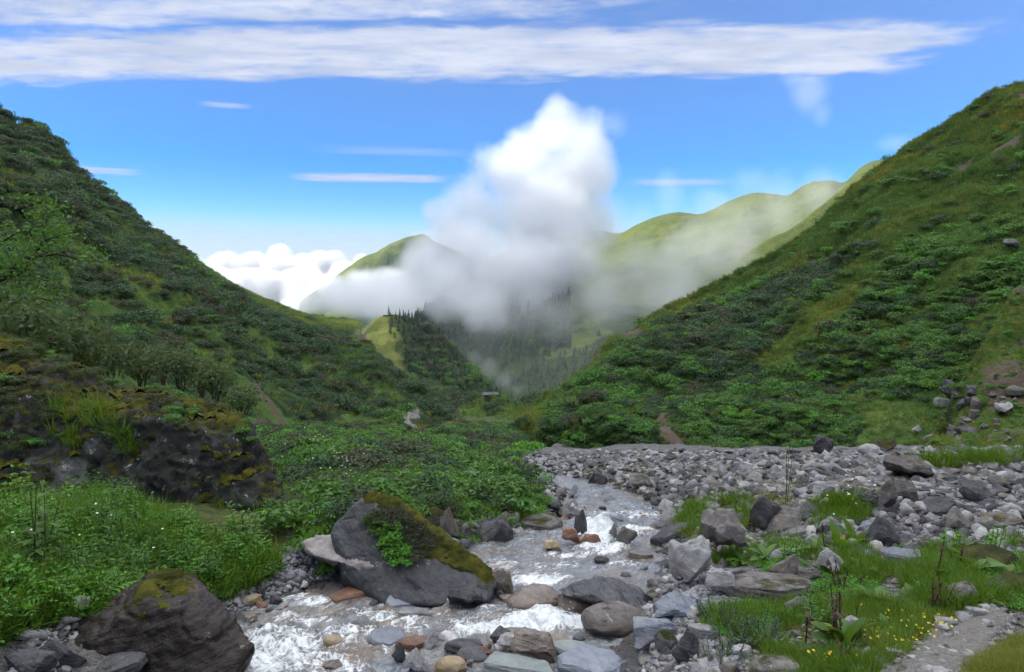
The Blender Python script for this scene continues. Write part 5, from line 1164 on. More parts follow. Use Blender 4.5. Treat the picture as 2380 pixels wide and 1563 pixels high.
def fern_mesh(name, seed, n=7, L=0.55):
    r = np.random.default_rng(seed); V, Fs, rd = [], [], []
    for i in range(n):
        a = 2 * pi * i / n + 0.4 * r.normal(); ca, sa = cos(a), sin(a); l = L * (0.7 + .5 * r.random()); q = r.random()
        for j in range(13):
            f = (j + 1) / 13; x = l * f * 0.85; z = l * (0.95 * f - 0.75 * f * f); pl = 0.30 * l * sin(pi * (0.12 + 0.85 * f)) ** 0.8
            for sd in (-1, 1):
                k = len(V); P_ = np.array([[x, 0, z], [x + pl * .35, sd * pl * .5 - .018 * sd, z + .01], [x + pl * .42, sd * pl, z - pl * .2], [x + .035, sd * pl * .4, z]])
                V += list(np.stack([P_[:, 0] * ca - P_[:, 1] * sa, P_[:, 0] * sa + P_[:, 1] * ca, P_[:, 2]], 1)); Fs.append((k, k + 1, k + 2, k + 3)); rd += [q] * 4
    return mesh(name, V, Fs, M['lf_bright'], False, {'rnd': rd})

def merged(name, *mes):
    """several meshes as one (for the masses)"""
    bm = bmesh.new(); mats = []
    V, Fs, mi, rd = [], [], [], []
    for me in mes:
        k = len(V); V += [v.co[:] for v in me.vertices]; a = me.attributes.get('rnd'); rd += [d.value for d in a.data] if a else [.5] * len(me.vertices)
        Fs += [tuple(k + i for i in p.vertices) for p in me.polygons]; mi += [len(mats)] * len(me.polygons); mats.append(me.materials[0])
    o = mesh(name, V, Fs, None, False, {'rnd': rd})
    for m_ in mats: o.materials.append(m_)
    o.polygons.foreach_set('material_index', mi); bm.free(); return o

def kinds(*mes):
    c = bpy.data.collections.new('kind_set'); 
    for me in mes:
        o = bpy.data.objects.new(me.name + '_source', me); c.objects.link(o)
    return c

def scatter(name, P, scl, coll, label, rs, tiltn=None, tilt=0.12, n_kinds=1, sz=None, kind='stuff', yaw=None, wide=None):
    """a mass of small things that nobody would count: instances on points, one object"""
    P = np.asarray(P, float); n = len(P)
    if n == 0: return None
    rot = np.stack([rs.normal(size=n) * tilt, rs.normal(size=n) * tilt, rs.random(n) * 2 * pi if yaw is None else yaw], 1)
    if tiltn is not None: rot[:, 0] += tiltn[:, 0]; rot[:, 1] += tiltn[:, 1]
    s3 = np.stack([scl if wide is None else scl * wide, scl if wide is None else scl * wide, scl if sz is None else scl * sz], 1)
    me = mesh(name, P, [], None, False, {'rot': rot, 'scl': s3, 'vid': rs.integers(0, 1000, n).astype(float)})
    ng = bpy.data.node_groups.new(name + '_nodes', 'GeometryNodeTree'); ng.is_modifier = True
    ng.interface.new_socket('Geometry', in_out='INPUT', socket_type='NodeSocketGeometry'); ng.interface.new_socket('Geometry', in_out='OUTPUT', socket_type='NodeSocketGeometry')
    N = NT(ng); gi = N.node('NodeGroupInput'); go = N.node('NodeGroupOutput'); ip = N.node('GeometryNodeInstanceOnPoints'); ci = N.node('GeometryNodeCollectionInfo')
    ci.inputs['Collection'].default_value = coll; ci.inputs['Separate Children'].default_value = True; ci.inputs['Reset Children'].default_value = True
    def na(nm, ty):
        nd = N.node('GeometryNodeInputNamedAttribute', data_type=ty); nd.inputs['Name'].default_value = nm; return nd.outputs['Attribute']
    e = N.node('FunctionNodeEulerToRotation'); N.link(na('rot', 'FLOAT_VECTOR'), e.inputs[0])
    N.link(gi.outputs[0], ip.inputs['Points']); N.link(ci.outputs[0], ip.inputs['Instance']); ip.inputs['Pick Instance'].default_value = True
    N.link(na('vid', 'FLOAT'), ip.inputs['Instance Index']); N.link(e.outputs[0], ip.inputs['Rotation']); N.link(na('scl', 'FLOAT_VECTOR'), ip.inputs['Scale']); N.link(ip.outputs[0], go.inputs[0])
    o = obj(name, me); md = o.modifiers.new('scatter', 'NODES'); md.node_group = ng; tag(o, label, None, kind=kind); return o

# ---- shrubs on the slopes
R2 = np.random.default_rng(21)
CR = {}
for key, mt, n, leaf, flat in (('dark', 'lf_dark', 520, .16, .70), ('olive', 'lf_olive', 520, .15, .62), ('mid', 'lf_mid', 480, .19, .66), ('bright', 'lf_bright', 420, .20, .55), ('willow', 'lf_willow', 900, .12, .85)):
    CR[key] = [crown_mesh('crown_%s' % key, 300 + i + 17 * len(CR), n, leaf, 6 + i, flat, mt) for i in range(3)]
ST = [stems_mesh('shrub_stems', 5 + i) for i in range(3)]
def smask(px, py, P, fn): g, b = fn(px, py, P); return g, b

def hill_shrubs(h, n, fn, keys, wts, size, label, name, rs, dens=None, trunc=0.55, n_ind=0, ind_label=None, ind_group=None, cat='shrub', sink=.12):
    P, nn = on_hill(h, n, rs=rs); px, py = proj(P); g, b = fn(px, py, P)
    keep = rs.random(len(P)) < np.clip((trunc - g) * 3.0 + 0.5, 0.025 if h in (hillA, hillB) else 0.0, 1) * (b < .3)
    if dens is not None: keep &= rs.random(len(P)) < dens(px, py, P)
    P = P[keep]; px = px[keep]; s = size * np.exp(0.38 * rs.normal(size=len(P))); s = np.clip(s, size * .4, size * 2.3) * np.clip(P[:, 1] / 115, .38, 1.1) * (0.85 if h is hillA else 1.0)
    patch = fbm(P, 0.022, 3, 0.5, 31); order = np.clip((patch * 0.5 + 0.5 + 0.22 * rs.normal(size=len(P))), 0, .999); cw = np.cumsum(wts) / np.sum(wts); ki = np.searchsorted(cw, order)
    P = P - np.array([0, 0, 1]) * (s * sink)[:, None]
    app = s / P[:, 1]; big = np.argsort(-app)[:n_ind] if n_ind else np.array([], int); isb = np.zeros(len(P), bool); isb[big] = True
    for k, key in enumerate(keys):
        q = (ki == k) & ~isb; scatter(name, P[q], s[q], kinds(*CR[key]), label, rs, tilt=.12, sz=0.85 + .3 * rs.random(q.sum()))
    for j, i in enumerate(big):
        key = keys[ki[i]]; me = CR[key][j % 3]
        o = obj('shrub', None, None, P[i], (0, 0, rs.random() * 6.3), (s[i], s[i], s[i] * (0.85 + .4 * rs.random())))
        obj('crown', me, o); obj('trunk', ST[j % 3], o); tag(o, ind_label[key] + whereabouts(px[i], proj(P[i:i + 1])[1][0], h), cat, ind_group)
    return P

def whereabouts(x, y, h):
    if h is hillA:
        if y < 560: return ', up near the skyline'
        if y < 760: return ', above the willow bushes' if x < 400 else ', under the bare skyline'
        return ', low down beside the grassy rib' if x < 720 else ', low down towards the notch'
    if y < 700: return ', high up'
    if y < 880: return ', halfway up' + (' towards the notch' if x < 1700 else ' below the pale grass rib')
    return ', at the bottom' + (' near the notch' if x < 1540 else ' above the far gravel' if x < 2000 else ' beside the rocky spur')
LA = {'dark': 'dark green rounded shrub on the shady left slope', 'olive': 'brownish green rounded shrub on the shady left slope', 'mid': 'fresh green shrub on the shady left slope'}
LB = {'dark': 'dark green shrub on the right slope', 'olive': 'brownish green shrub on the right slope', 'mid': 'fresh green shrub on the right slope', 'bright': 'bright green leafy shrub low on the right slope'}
def dens_A(px, py, P): return 0.30 + 0.7 * sst(fbm(P, 0.05, 3, 0.5, 3), -0.35, 0.15)
def dens_B(px, py, P): return 0.50 + 0.5 * sst(fbm(P, 0.05, 3, 0.5, 13), -0.35, 0.15)
hill_shrubs(hillA, 26000, masks_A, ['dark', 'olive', 'dark', 'mid'], [.46, .22, .20, .12], 1.45, 'dark shrubs covering the shady left slope', 'slope_shrubs', R2, dens_A, .62, 80, LA, 'larger shrubs on the left slope')  # mix weighted to dark and olive: back-lit slope's shade put into the colour
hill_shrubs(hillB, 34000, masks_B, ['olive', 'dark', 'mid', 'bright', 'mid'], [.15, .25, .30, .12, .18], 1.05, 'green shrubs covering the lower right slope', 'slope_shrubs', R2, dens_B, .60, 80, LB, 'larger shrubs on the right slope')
# grass and low herbs of the slopes
GT = [tuft_mesh('hill_tuft', 900 + i, 22, 0.9, 0.07, 0.5, 0.9, 'grass_hill', 2) for i in range(3)]
GO = [tuft_mesh('hill_tuft_olive', 910 + i, 22, 0.8, 0.07, 0.5, 0.9, 'grass_olive', 2) for i in range(2)]
def hill_grass(h, n, size, name, label, rs, fn=None, cl=None):
    P, nn = on_hill(h, n, rs=rs); size = size * np.clip(P[:, 1] / 110, .45, 1.2)
    if fn is not None:
        px, py = proj(P); g, b = fn(px, py, P); size = size[b < .45]; P = P[(b < .45)]
    s_ = size * (0.6 + 0.8 * rs.random(len(P))); o_ = (fbm(P, 0.035, 4, .6, 23) + .35 * rs.normal(size=len(P)) > .30) & (cl is None)
    scatter(name, P[~o_], s_[~o_], cl or kinds(*GT), label, rs, tilt=.25)
    if o_.any(): scatter(name, P[o_], s_[o_], kinds(*GO), label.replace('long', 'yellowish'), rs, tilt=.3)
hill_grass(hillB, 60000, 0.75, 'slope_grass', 'long grass of the right slope', R2, masks_B)
hill_grass(hillA, 40000, 0.9, 'slope_grass', 'long grass of the left slope', R2, masks_A)
hill_grass(hillD, 5000, 0.5, 'slope_grass', 'olive grass of the rocky spur at the right edge', R2, masks_D, kinds(*GO, GT[0]))
hill_shrubs(hillD, 260, lambda px, py, P: (np.full(len(P), .3), np.zeros(len(P))), ['olive', 'mid', 'bright'], [.4, .3, .3], 0.6, 'low herbs on the rocky spur', 'slope_shrubs', R2)

# ---- woods: conifers of the knoll, ridge and side valley
CN = [conifer_mesh('conifer', 40 + i) for i in range(3)]; CNL = [conifer_mesh('conifer_pale', 50 + i, 'lf_con_lit') for i in range(2)]; TR = trunk_mesh('conifer_trunk')
def conifers(h, n, size, cond, n_ind, label, group, mass_label, rs, srcs=CN):
    P, nn = on_hill(h, n, front=False, rs=rs); px, py = proj(P); k = cond(px, py, P, nn); P = P[k]; px, py = px[k], py[k]
    s = size * np.exp(0.22 * rs.normal(size=len(P))); i = np.argsort(-s / P[:, 1] + 0.004 * rs.random(len(P)))[:n_ind]; m = np.ones(len(P), bool); m[i] = False
    scatter('conifer_wood', P[m] - (0, 0, .4), s[m], kinds(*srcs), mass_label, rs, tilt=.03, wide=1.0 + .5 * rs.random(m.sum()))
    for j, q in enumerate(i):
        w = s[q] * (1.0 + .5 * rs.random()); o = obj('conifer_tree', None, None, P[q] - (0, 0, .4), (0, 0, rs.random() * 6), (w, w, s[q])); obj('crown', srcs[j % len(srcs)], o); obj('trunk', TR, o); tag(o, label, 'tree', group)
conifers(hillC, 2200, 5.2, lambda px, py, P, nn: (px > 925 + 40 * fbm(P, .03, 3)) | (rng.random(len(px)) < .03), 60, 'conifer on the wooded right flank of the knoll', 'conifers on the knoll', 'conifers covering the right flank of the knoll', R2, CN + CNL[:1])
conifers(hillG, 4500, 8, lambda px, py, P, nn: py < 960, 30, 'dark conifer on the ridge behind the knoll', 'conifers on the dark ridge', 'dark conifers covering the ridge behind the knoll', R2)
def condE(px, py, P, nn):
    n = fbm(P, .010, 4, .55, 6)
    return (py > 740) & (n > -0.16 + 0.7 * sst(py, 860, 740)) & (py < 1010)
conifers(hillE, 20000, 7, condE, 50, 'conifer standing in the misty side valley', 'conifers in the side valley', 'conifer wood of the misty side valley', R2)
hill_shrubs(hillC, 700, lambda px, py, P: (sst(px + 30 * fbm(P, .05, 3), 990, 925), np.zeros(len(px))), ['olive', 'mid'], [.5, .5], 3.0, 'yellowish shrubs on the knoll', 'slope_shrubs', R2)

# ---- single trees on the left skyline
def skyline_tree(px, py, d, h, w, seed, label):
    r = np.random.default_rng(seed); p = np.array(PX(px, py, d)); o = obj('broadleaf_tree', None, None, p, (0, 0, r.random() * 6))
    V, Fs = [], []; tube(V, Fs, (0, 0, -h * .25), (0.03 * h, 0, h * .5), 0.035 * h, 0.022 * h, 6)
    for i in range(7):
        a = 2 * pi * i / 7 + r.random(); tube(V, Fs, (0.03 * h, 0, h * (.3 + .2 * r.random())), (w * .42 * cos(a), w * .42 * sin(a), h * (.6 + .35 * r.random())), 0.016 * h, 0.005 * h, 4)
    obj('trunk', mesh('tree_trunk', V, Fs, M['bark'], True), o)
    cm = crown_mesh('tree_crown', seed, 700, 0.16, 9, .55, 'lf_dark', .3, .55, 1.25); obj('crown', cm, o, (0, 0, h * .42), None, (w * .5, w * .5, h * .62)); tag(o, label, 'tree'); return o
for q in ((70, 318, 207, 4.6, 4.2, 1, 'small umbrella-shaped tree standing out on the left skyline, highest there'), (30, 296, 203, 3.5, 4.5, 2, 'bushy tree on the skyline in the upper left corner'), (118, 348, 213, 3.2, 4.2, 3, 'low round tree on the skyline just below the umbrella-shaped one'),
          (150, 385, 219, 3.4, 4.0, 4, 'dense tree on the steep part of the left skyline'), (210, 446, 231, 3.4, 4.8, 5, 'spreading tree where the left skyline starts to flatten'), (290, 505, 250, 3.0, 4.0, 6, 'first of the trees on the lower left skyline'), (318, 520, 256, 3.8, 4.0, 7, 'tallest tree of the lower left skyline group'), (346, 545, 262, 3.4, 3.4, 8, 'last tree before the bare left skyline')):
    skyline_tree(*q)
# ------------------------------------------------------------------ plants close by
M['moss_pile'] = leaf_mat('moss_pile', (0.045, 0.052, 0.010), (0.13, 0.13, 0.02), 0.2)
R3 = np.random.default_rng(33)
def area(poly, n, rs=R3, jit=0.0, dmax=150):
    """n points of ground seen inside a polygon of the photograph, away from the water"""
    xs = [p[0] for p in poly]; ys = [p[1] for p in poly]; out = []
    while sum(len(o) for o in out) < n:
        x = rs.uniform(min(xs), max(xs), n * 2); y = rs.uniform(min(ys), max(ys), n * 2); k = in_poly(x, y, poly); out.append(np.stack([x[k], y[k]], 1))
        if len(out) > 40: break
    q = np.concatenate(out)[:n]; P = hit(q[:, 0], q[:, 1], dmax); P = P[~np.isnan(P[:, 0])]
    if jit: P[:, :2] += jit * rs.normal(size=(len(P), 2)); P[:, 2] = G(P[:, 0], P[:, 1])
    l, r = edges(P[:, 1]); return P[np.maximum(l - P[:, 0], P[:, 0] - r) > 0.12]

_pc = np.vstack([[[1.9, 2.2, 0]], _pp])
def off_path(P): return P[line_dist(P[:, 0], P[:, 1], [tuple(q[:2]) for q in _pc]) > 0.22]

LEFTB = [(-300, 1085), (0, 1095), (200, 1135), (420, 1230), (560, 1300), (640, 1310), (655, 1325), (520, 1390), (440, 1400), (300, 1420), (100, 1450), (-60, 1520), (-300, 1600)]
MEADOW = [(600, 1000), (1200, 1040), (1190, 1090), (1215, 1180), (1100, 1195), (960, 1195), (770, 1225), (725, 1240), (690, 1150), (650, 1090)]
G1 = [tuft_mesh('tuft', 700 + i, 30, 0.26, 0.012, 0.10, 0.8, 'grass') for i in range(4)]
G2 = [tuft_mesh('tuft_olive', 720 + i, 34, 0.12, 0.008, 0.10, 0.8, 'grass_olive', 2) for i in range(3)]
GL = [tuft_mesh('tuft_long', 740 + i, 40, 0.48, 0.013, 0.10, 1.1, 'grass', 4) for i in range(3)]
MT = [tuft_mesh('moss_tuft', 760 + i, 40, 0.09, 0.008, 0.09, 0.5, 'moss_pile', 2) for i in range(2)]
HB = []
for i, kw in enumerate((dict(h=.48, nst=6, pairs=6, L=.15, W=.07), dict(h=.40, nst=8, pairs=7, L=.11, W=.035, mat='lf_mid'), dict(h=.36, nst=6, pairs=5, L=.12, W=.075), dict(h=.55, nst=4, pairs=8, L=.17, W=.045, mat='lf_mid'), dict(h=.30, nst=8, pairs=5, L=.09, W=.05))):
    HB.append(herb_meshes('herb', 60 + i, **kw))
HM = [merged('herb_all', a, b) for a, b in HB]
FN = [fern_mesh('fern_fronds', 80 + i, 7 + i, .5) for i in range(2)]
LOWH = [crown_mesh('low_herb', 820 + i, 260, .16, 6, .35, 'lf_bright', .8, .55, 1.1) for i in range(3)] + [crown_mesh('low_herb', 830, 300, .12, 6, .3, 'lf_mid', .8, .5, 1.1)]
BLUE = [herb_meshes('grey_herb', 90 + i, h=.16, nst=16, pairs=9, L=.05, W=.014, mat='lf_blue', spread=.14) for i in range(2)]

# left bank: a thick growth
P = area(LEFTB, 420); q = fbm(P, 1.3, 3, .5, 6) > .05; scatter('undergrowth', P[q], .10 + .14 * R3.random(q.sum()), kinds(CR['dark'][0], CR['mid'][0], CR['olive'][1], LOWH[3]), 'dark bushy herbs in hollows of the left bank', R3)
P = area(LEFTB, 60); scatter('undergrowth', P, .5 + .6 * R3.random(len(P)), kinds(*FN), 'fern fronds among the herbs of the left bank', R3)
P = area(LEFTB, 3600); scatter('grass', P, .6 + .8 * R3.random(len(P)), kinds(*G1), 'long green grass growing all over the left bank', R3, tilt=.2)
P = area(LEFTB, 3400); k = fbm(P, 1.1, 3); hs = .22 + .55 * R3.random(len(P)) ** 1.7
for i_, (lo_, hi_) in enumerate(((-9, -.2), (-.1, .08), (.1, .3), (.32, 9))):
    q = (k > lo_) & (k < hi_); scatter('undergrowth', P[q], hs[q], kinds(HM[i_], HM[(i_ + 4) % 5]), 'leafy herbs growing thickly on the left bank', R3, tilt=.2)
P = area([(60, 1340), (330, 1280), (560, 1290), (520, 1390), (330, 1400), (100, 1440)], 700); scatter('undergrowth', P, .10 + .10 * R3.random(len(P)), kinds(*LOWH), 'low bright green leaves at the foot of the left bank', R3)
P = area([(60, 1340), (330, 1280), (560, 1290), (520, 1390), (330, 1400), (100, 1440)], 900); scatter('grass', P, .8 + .5 * R3.random(len(P)), kinds(*G2), 'yellowish short grass at the foot of the left bank', R3)
# meadow and shrubs behind
P = area(MEADOW, 2600, jit=.3); scatter('grass', P, .7 + .6 * R3.random(len(P)), kinds(*G1), 'green grass of the meadow behind the pointed boulder', R3, tilt=.2)
P = area(MEADOW, 2600, jit=.3); scatter('undergrowth', P, (.24 + .34 * R3.random(len(P))) * np.clip(P[:, 1] / 22, .5, 1.6), kinds(*LOWH[:2], CR['mid'][0], CR['mid'][1], CR['dark'][0], CR['olive'][0], CR['bright'][0]), 'leafy growth of the meadow behind the pointed boulder', R3)
# single shrubs: (px, foot, width, height, kind, label)
def shrub(px, py, w, h, key, label, group=None, dep=None, cat='shrub', stems=2.0, dens=1):
    p = np.array(PX(px, py, dep)) if dep else hit(px, py)[0]
    if np.isnan(p[0]): return
    W, H = w * p[1] / F_PX, h * p[1] / F_PX; i = int(px + py) % 3; sx = W / 2.1
    o = obj('shrub', None, None, p, (0, 0, R3.random() * 6.3)); me = CR[key][i]
    obj('crown', me, o, (0, 0, H * .04), None, (sx, sx, H / 1.35)); obj('trunk', ST[i], o, None, None, (sx * .9, sx * .9, H)); tag(o, label, cat, group); return o
WIL = [(40, 905, 260, 260), (150, 915, 230, 210), (250, 925, 200, 190), (330, 925, 190, 150), (420, 925, 180, 140), (500, 950, 170, 130), (90, 870, 200, 190), (210, 880, 200, 160), (-40, 880, 220, 260), (560, 985, 150, 110), (380, 890, 160, 120), (470, 915, 150, 110)]
WORD = ('leftmost', 'second', 'third', 'fourth', 'fifth', 'sixth', 'seventh', 'eighth', 'ninth', 'tenth', 'eleventh', 'rightmost')
_rk = np.argsort(np.argsort([w_[0] for w_ in WIL])); WILL = ['feathery pale green willow bush, %s above the great mossy boulder' % (WORD[k_] if k_ in (0, 11) else WORD[k_] + ' from the left') for k_ in _rk]
for i, (px, py, w, h) in enumerate(WIL):
    shrub(px, py, w, h, 'willow', WILL[i], 'willow bushes above the great boulder', 17.5 + 1.5 * (i % 4) + (6 if i > 5 else 0))
for q in ((1160, 1140, 110, 100, 'mid', 'round dark bush with bare stems standing alone where the meadow meets the gravel'), (960, 1095, 90, 46, 'olive', 'brownish bush in the middle of the meadow'), (815, 1075, 150, 90, 'mid', 'broad green bush at the meadow\'s back edge'),
          (700, 1100, 130, 100, 'mid', 'leafy bush just right of the great boulder'), (740, 1050, 130, 70, 'bright', 'light green bush right of the bare track'), (1010, 1120, 100, 60, 'dark', 'dark bush between the brownish bush and the grassy tongue'),
          (890, 1130, 130, 60, 'mid', 'spreading green bush behind the grey rock of the meadow'), (1000, 1175, 110, 56, 'mid', 'low bush above the stony far bank'), (800, 1170, 100, 60, 'blue_', 'grey-green flowering bush left of the pointed boulder\'s tip'),
          (860, 1105, 100, 50, 'olive', 'olive bush left of the grey rock of the meadow'), (1085, 1160, 100, 46, 'bright', 'bright green low bush on the grassy tongue')):
    shrub(*q[:4], 'willow' if q[4] == 'blue_' else q[4], q[5])
def where_m(p):
    x, y = [q[0] for q in proj(p[None])]
    return (' in the meadow right beside the great boulder' if x < 760 else ' in the meadow' + (' behind the pointed boulder' if x < 980 else ' close to the stony plain')) + (', near the back' if y < 1085 else ', in the middle' if y < 1140 else ', near the front')
P = area(MEADOW, 100, jit=.2)
for i, p in enumerate(P[np.argsort(P[:, 1])][:70]):
    s = (.35 + .40 * R3.random()) * np.clip(p[1] / 16, .7, 2.0); key = ('mid', 'dark', 'olive', 'mid')[i % 4]; o = obj('shrub', None, None, p, (0, 0, R3.random() * 6)); obj('crown', CR[key][i % 3], o, (0, 0, 0), None, (s, s, s * .9)); obj('trunk', ST[i % 3], o, None, None, (s, s, s))
    tag(o, {'mid': 'small green shrub', 'dark': 'small dark shrub', 'olive': 'small brownish shrub'}[key] + where_m(p), 'shrub', 'small shrubs of the meadow')
P = hit(np.linspace(1180, 1290, 8), [1085, 1080, 1076, 1092, 1074, 1082, 1073, 1070]); 
P = area([(1040, 1000), (1240, 1000), (1215, 1062), (1195, 1075), (1000, 1070)], 420, jit=.5, dmax=260); P = P[P[:, 1] > 55]
scatter('undergrowth', P, .5 + .8 * R3.random(len(P)), kinds(CR['mid'][0], CR['mid'][1], CR['dark'][2], CR['olive'][1]), 'shrubby growth on the floor of the notch', R3)
# herbs one can pick out on the left bank
def herb_at(px, py, i, s, label, group=None, cat='plant', name='herb'):
    p = hit(px, py)[0]
    if np.isnan(p[0]): return
    f, st = HB[i % len(HB)]; o = obj(name, None, None, p, (0, 0, R3.random() * 6.3), (s, s, s)); obj('foliage', f, o); obj('stem', st, o); tag(o, label, cat, group); return o
for px, py, i, s, lb in ((565, 1265, 0, 1.0, 'tall broad-leaved herb standing before the dark face of the great boulder'), (610, 1270, 3, .9, 'leafy stem right of the tallest herb before the great boulder'), (520, 1275, 2, .9, 'broad-leaved herb left of the tallest one before the great boulder'), (60, 1330, 3, 1.5, 'dark long-leaved plant at the left edge of the bank'),
                        (40, 1180, 0, 1.2, 'leafy plant in the upper left corner of the bank'), (150, 1090, 2, 1.1, 'light green broad-leaved plant under the great boulder\'s left part'), (270, 1120, 0, 1.0, 'broad-leaved plant beside the red flower spikes'), (15, 1400, 2, 1.1, 'bright broad-leaved plant low at the left edge'),
                        (400, 1310, 2, .9, 'bushy herb in the middle of the left bank'), (480, 1330, 1, .9, 'narrow-leaved herb near the lower end of the bank'), (560, 1330, 0, .8, 'herb at the lower right corner of the left bank')):
    herb_at(px, py, i, s, lb)
P = area(LEFTB, 120); P = P[np.argsort(P[:, 1])][:70]
for i, p in enumerate(P):
    f, st = HB[i % 5]; s = .45 + .45 * R3.random(); o = obj('herb', None, None, p, (0, 0, R3.random() * 6), (s, s, s)); obj('foliage', f, o); obj('stem', st, o)
    tag(o, ('broad-leaved green herb in the thick growth of the left bank', 'narrow-leaved green herb in the thick growth of the left bank')[i % 5 in (1, 3)], 'plant', 'herbs of the left bank')
def fern_at(px, py, i, s, label):
    p = hit(px, py)[0]
    if not np.isnan(p[0]): o = obj('fern', FN[i % 2], None, p, (0, 0, R3.random() * 6), (s, s, s)); tag(o, label, 'fern')
fern_at(690, 1215, 0, 1.3, 'tall fern right beside the great boulder\'s tip'); fern_at(735, 1235, 1, 1.1, 'fern behind the pinkish rock'); fern_at(715, 1180, 1, 1.1, 'upper fern of those between the two boulders'); fern_at(95, 1120, 0, 1.2, 'fern in the left bank below the mossy ledge')
# grass hanging on the great boulder, and shrubby growth on it and on the pointed one
def on_mesh(b, cond, n, rs):
    px, py = proj(b.V); k = np.where(cond(px, py, b.V, b.N))[0]; return b.V[rs.choice(k, min(n, len(k)), replace=False)] if len(k) else np.zeros((0, 3))
def facing(V, Nn): return (Nn * V).sum(1) < 0
Q = on_mesh(big, lambda x, y, V, Nn: facing(V, Nn) & (in_poly(x, y, [(110, 950), (200, 930), (330, 1000), (300, 1060), (180, 1060), (120, 1010)])), 46, R3)
o = scatter('grass', Q, .5 + .4 * R3.random(len(Q)), kinds(*GL), 'bright grass hanging from ledges of the great mossy boulder', R3, tilt=.4)
Q = on_mesh(big, lambda x, y, V, Nn: facing(V, Nn) & ((y < 900 + .12 * x) | in_poly(x, y, [(0, 900), (120, 900), (150, 1020), (0, 1060)]) | in_poly(x, y, [(300, 920), (560, 950), (590, 1030), (400, 1000)])) & (fbm(V, 1.6, 3) > -.1), 330, R3)
scatter('undergrowth', Q - (0, 0, .03), .10 + .10 * R3.random(len(Q)), kinds(CR['olive'][0], CR['willow'][0], CR['mid'][1]), 'small creeping shrubs rooted on the great mossy boulder', R3)
def clump_on(b, poly, n, sz, srcs, label, name='creeper', cat='creeping plant'):
    Q = on_mesh(b, lambda x, y, V, Nn: facing(V, Nn) & in_poly(x, y, poly), n, R3)
    if not len(Q): return
    base = Q.mean(0); V, Fs, rd, k = [], [], [], 0; mats = []
    bm_me = []
    for q in Q:
        me = srcs[R3.integers(len(srcs))]; a = R3.random() * 6.3; s = sz * (.6 + .8 * R3.random()); W = np.zeros(len(me.vertices) * 3); me.vertices.foreach_get('co', W); W = W.reshape(-1, 3) * s
        W = np.stack([W[:, 0] * cos(a) - W[:, 1] * sin(a), W[:, 0] * sin(a) + W[:, 1] * cos(a) - W[:, 2] * .5, W[:, 2] * .8], 1) + q - base
        rr = np.zeros(len(W)); me.attributes['rnd'].data.foreach_get('value', rr); fc = np.zeros(len(me.polygons) * 4, np.int32); me.polygons.foreach_get('vertices', fc); V.append(W); rd.append(rr); Fs.append(fc.reshape(-1, 4) + k); k += len(W)
    o = obj(name, None, None, base); obj('foliage', mesh('creeper_leaves', np.concatenate(V), np.concatenate(Fs), srcs[0].materials[0], False, {'rnd': np.concatenate(rd)}), o)
    sv, sf = [], []
    for q in Q[:8]: tube(sv, sf, q - base + (0, .05, -.03), q - base + (0, -.04, .06), .006, .003, 4)
    obj('stem', mesh('creeper_stems', sv, sf, M['bark']), o); tag(o, label, cat); return o
LV_ = [crown_mesh('creeper', 870 + i, 70, .26, 4, .6, 'lf_bright', .4, .7, .9) for i in range(2)]; LVO = [crown_mesh('creeper_olive', 875 + i, 150, .17, 4, .6, 'lf_olive', .4, .4, .9) for i in range(2)]; LVM = [crown_mesh('creeper_mid', 878 + i, 110, .2, 4, .6, 'lf_mid', .4, .5, .9) for i in range(2)]
clump_on(pyrb, [(890, 1225), (925, 1210), (960, 1300), (950, 1318), (905, 1315), (885, 1270)], 70, .10, LV_, 'bright round-leaved creeper hanging down the front of the pointed boulder')
clump_on(pyrb, [(860, 1190), (930, 1185), (1010, 1250), (1000, 1300), (960, 1305), (930, 1230), (850, 1230)], 150, .11, LVO, 'brownish green cushion plant filling the front of the pointed boulder')
clump_on(pyrb, [(840, 1205), (880, 1200), (900, 1240), (870, 1250)], 40, .09, LVM, 'dark green creeper high on the left of the pointed boulder')
# short mossy tufts that give the moss its pile
for b_, n_, s_ in ((pyrb, 420, .28), (big, 900, .55), (dkb, 160, .16)):
    Q = on_mesh(b_, lambda x, y, V, Nn: (Nn[:, 2] > .35) & (fbm(V, 2.5, 3) > -.1) & (((line_dist(x, y, [(868, 1150), (900, 1150), (1000, 1222), (1092, 1295), (1130, 1322)]) < 16) if b_ is pyrb else (np.hypot((x - 385) / 75, (y - 1345) / 28) < 1) if b_ is dkb else y > -9e9)), n_, R3)
    if len(Q): scatter('moss', Q, s_ * (.6 + .8 * R3.random(len(Q))), kinds(*MT), 'tufts of olive moss on a boulder', R3, tilt=.4)
# red flower spikes
def spikes(px, py, n, label, mat='red_flower', h=.45, sp=.22, cat='flower'):
    p = hit(px, py)[0]; SV, SF, V, Fs, rd = [], [], [], [], []
    for i in range(n):
        b = np.array((R3.normal() * sp, R3.normal() * sp * .5, 0)); t = b + (R3.normal() * .06, R3.normal() * .06, h * (.8 + .4 * R3.random())); tube(SV, SF, b, t, .005, .003, 4)
        for j in range(22):
            f = .62 + .4 * j / 22; c = b + (t - b) * f; a = R3.random() * 6.3; w = .011 * (1.15 - (f - .6)); k = len(V); d = np.array((cos(a), sin(a), .3)); s = np.array((-sin(a), cos(a), 0))
            V += [c, c + d * w + s * w * .6, c + d * w * 1.9 + (0, 0, w), c + d * w - s * w * .6]; Fs.append((k, k + 1, k + 2, k + 3)); rd += [R3.random()] * 4
    o = obj('flower', None, None, p); obj('flower_spike', mesh('flower_spikes', V, Fs, M[mat], False, {'rnd': rd}), o); obj('stem', mesh('flower_stems', SV, SF, M['stem']), o); tag(o, label, cat)
spikes(240, 1115, 9, 'pink-red flower spikes against the dark boulder on the left', h=.5); spikes(170, 1110, 4, 'few reddish flower spikes left of the denser ones', h=.45)

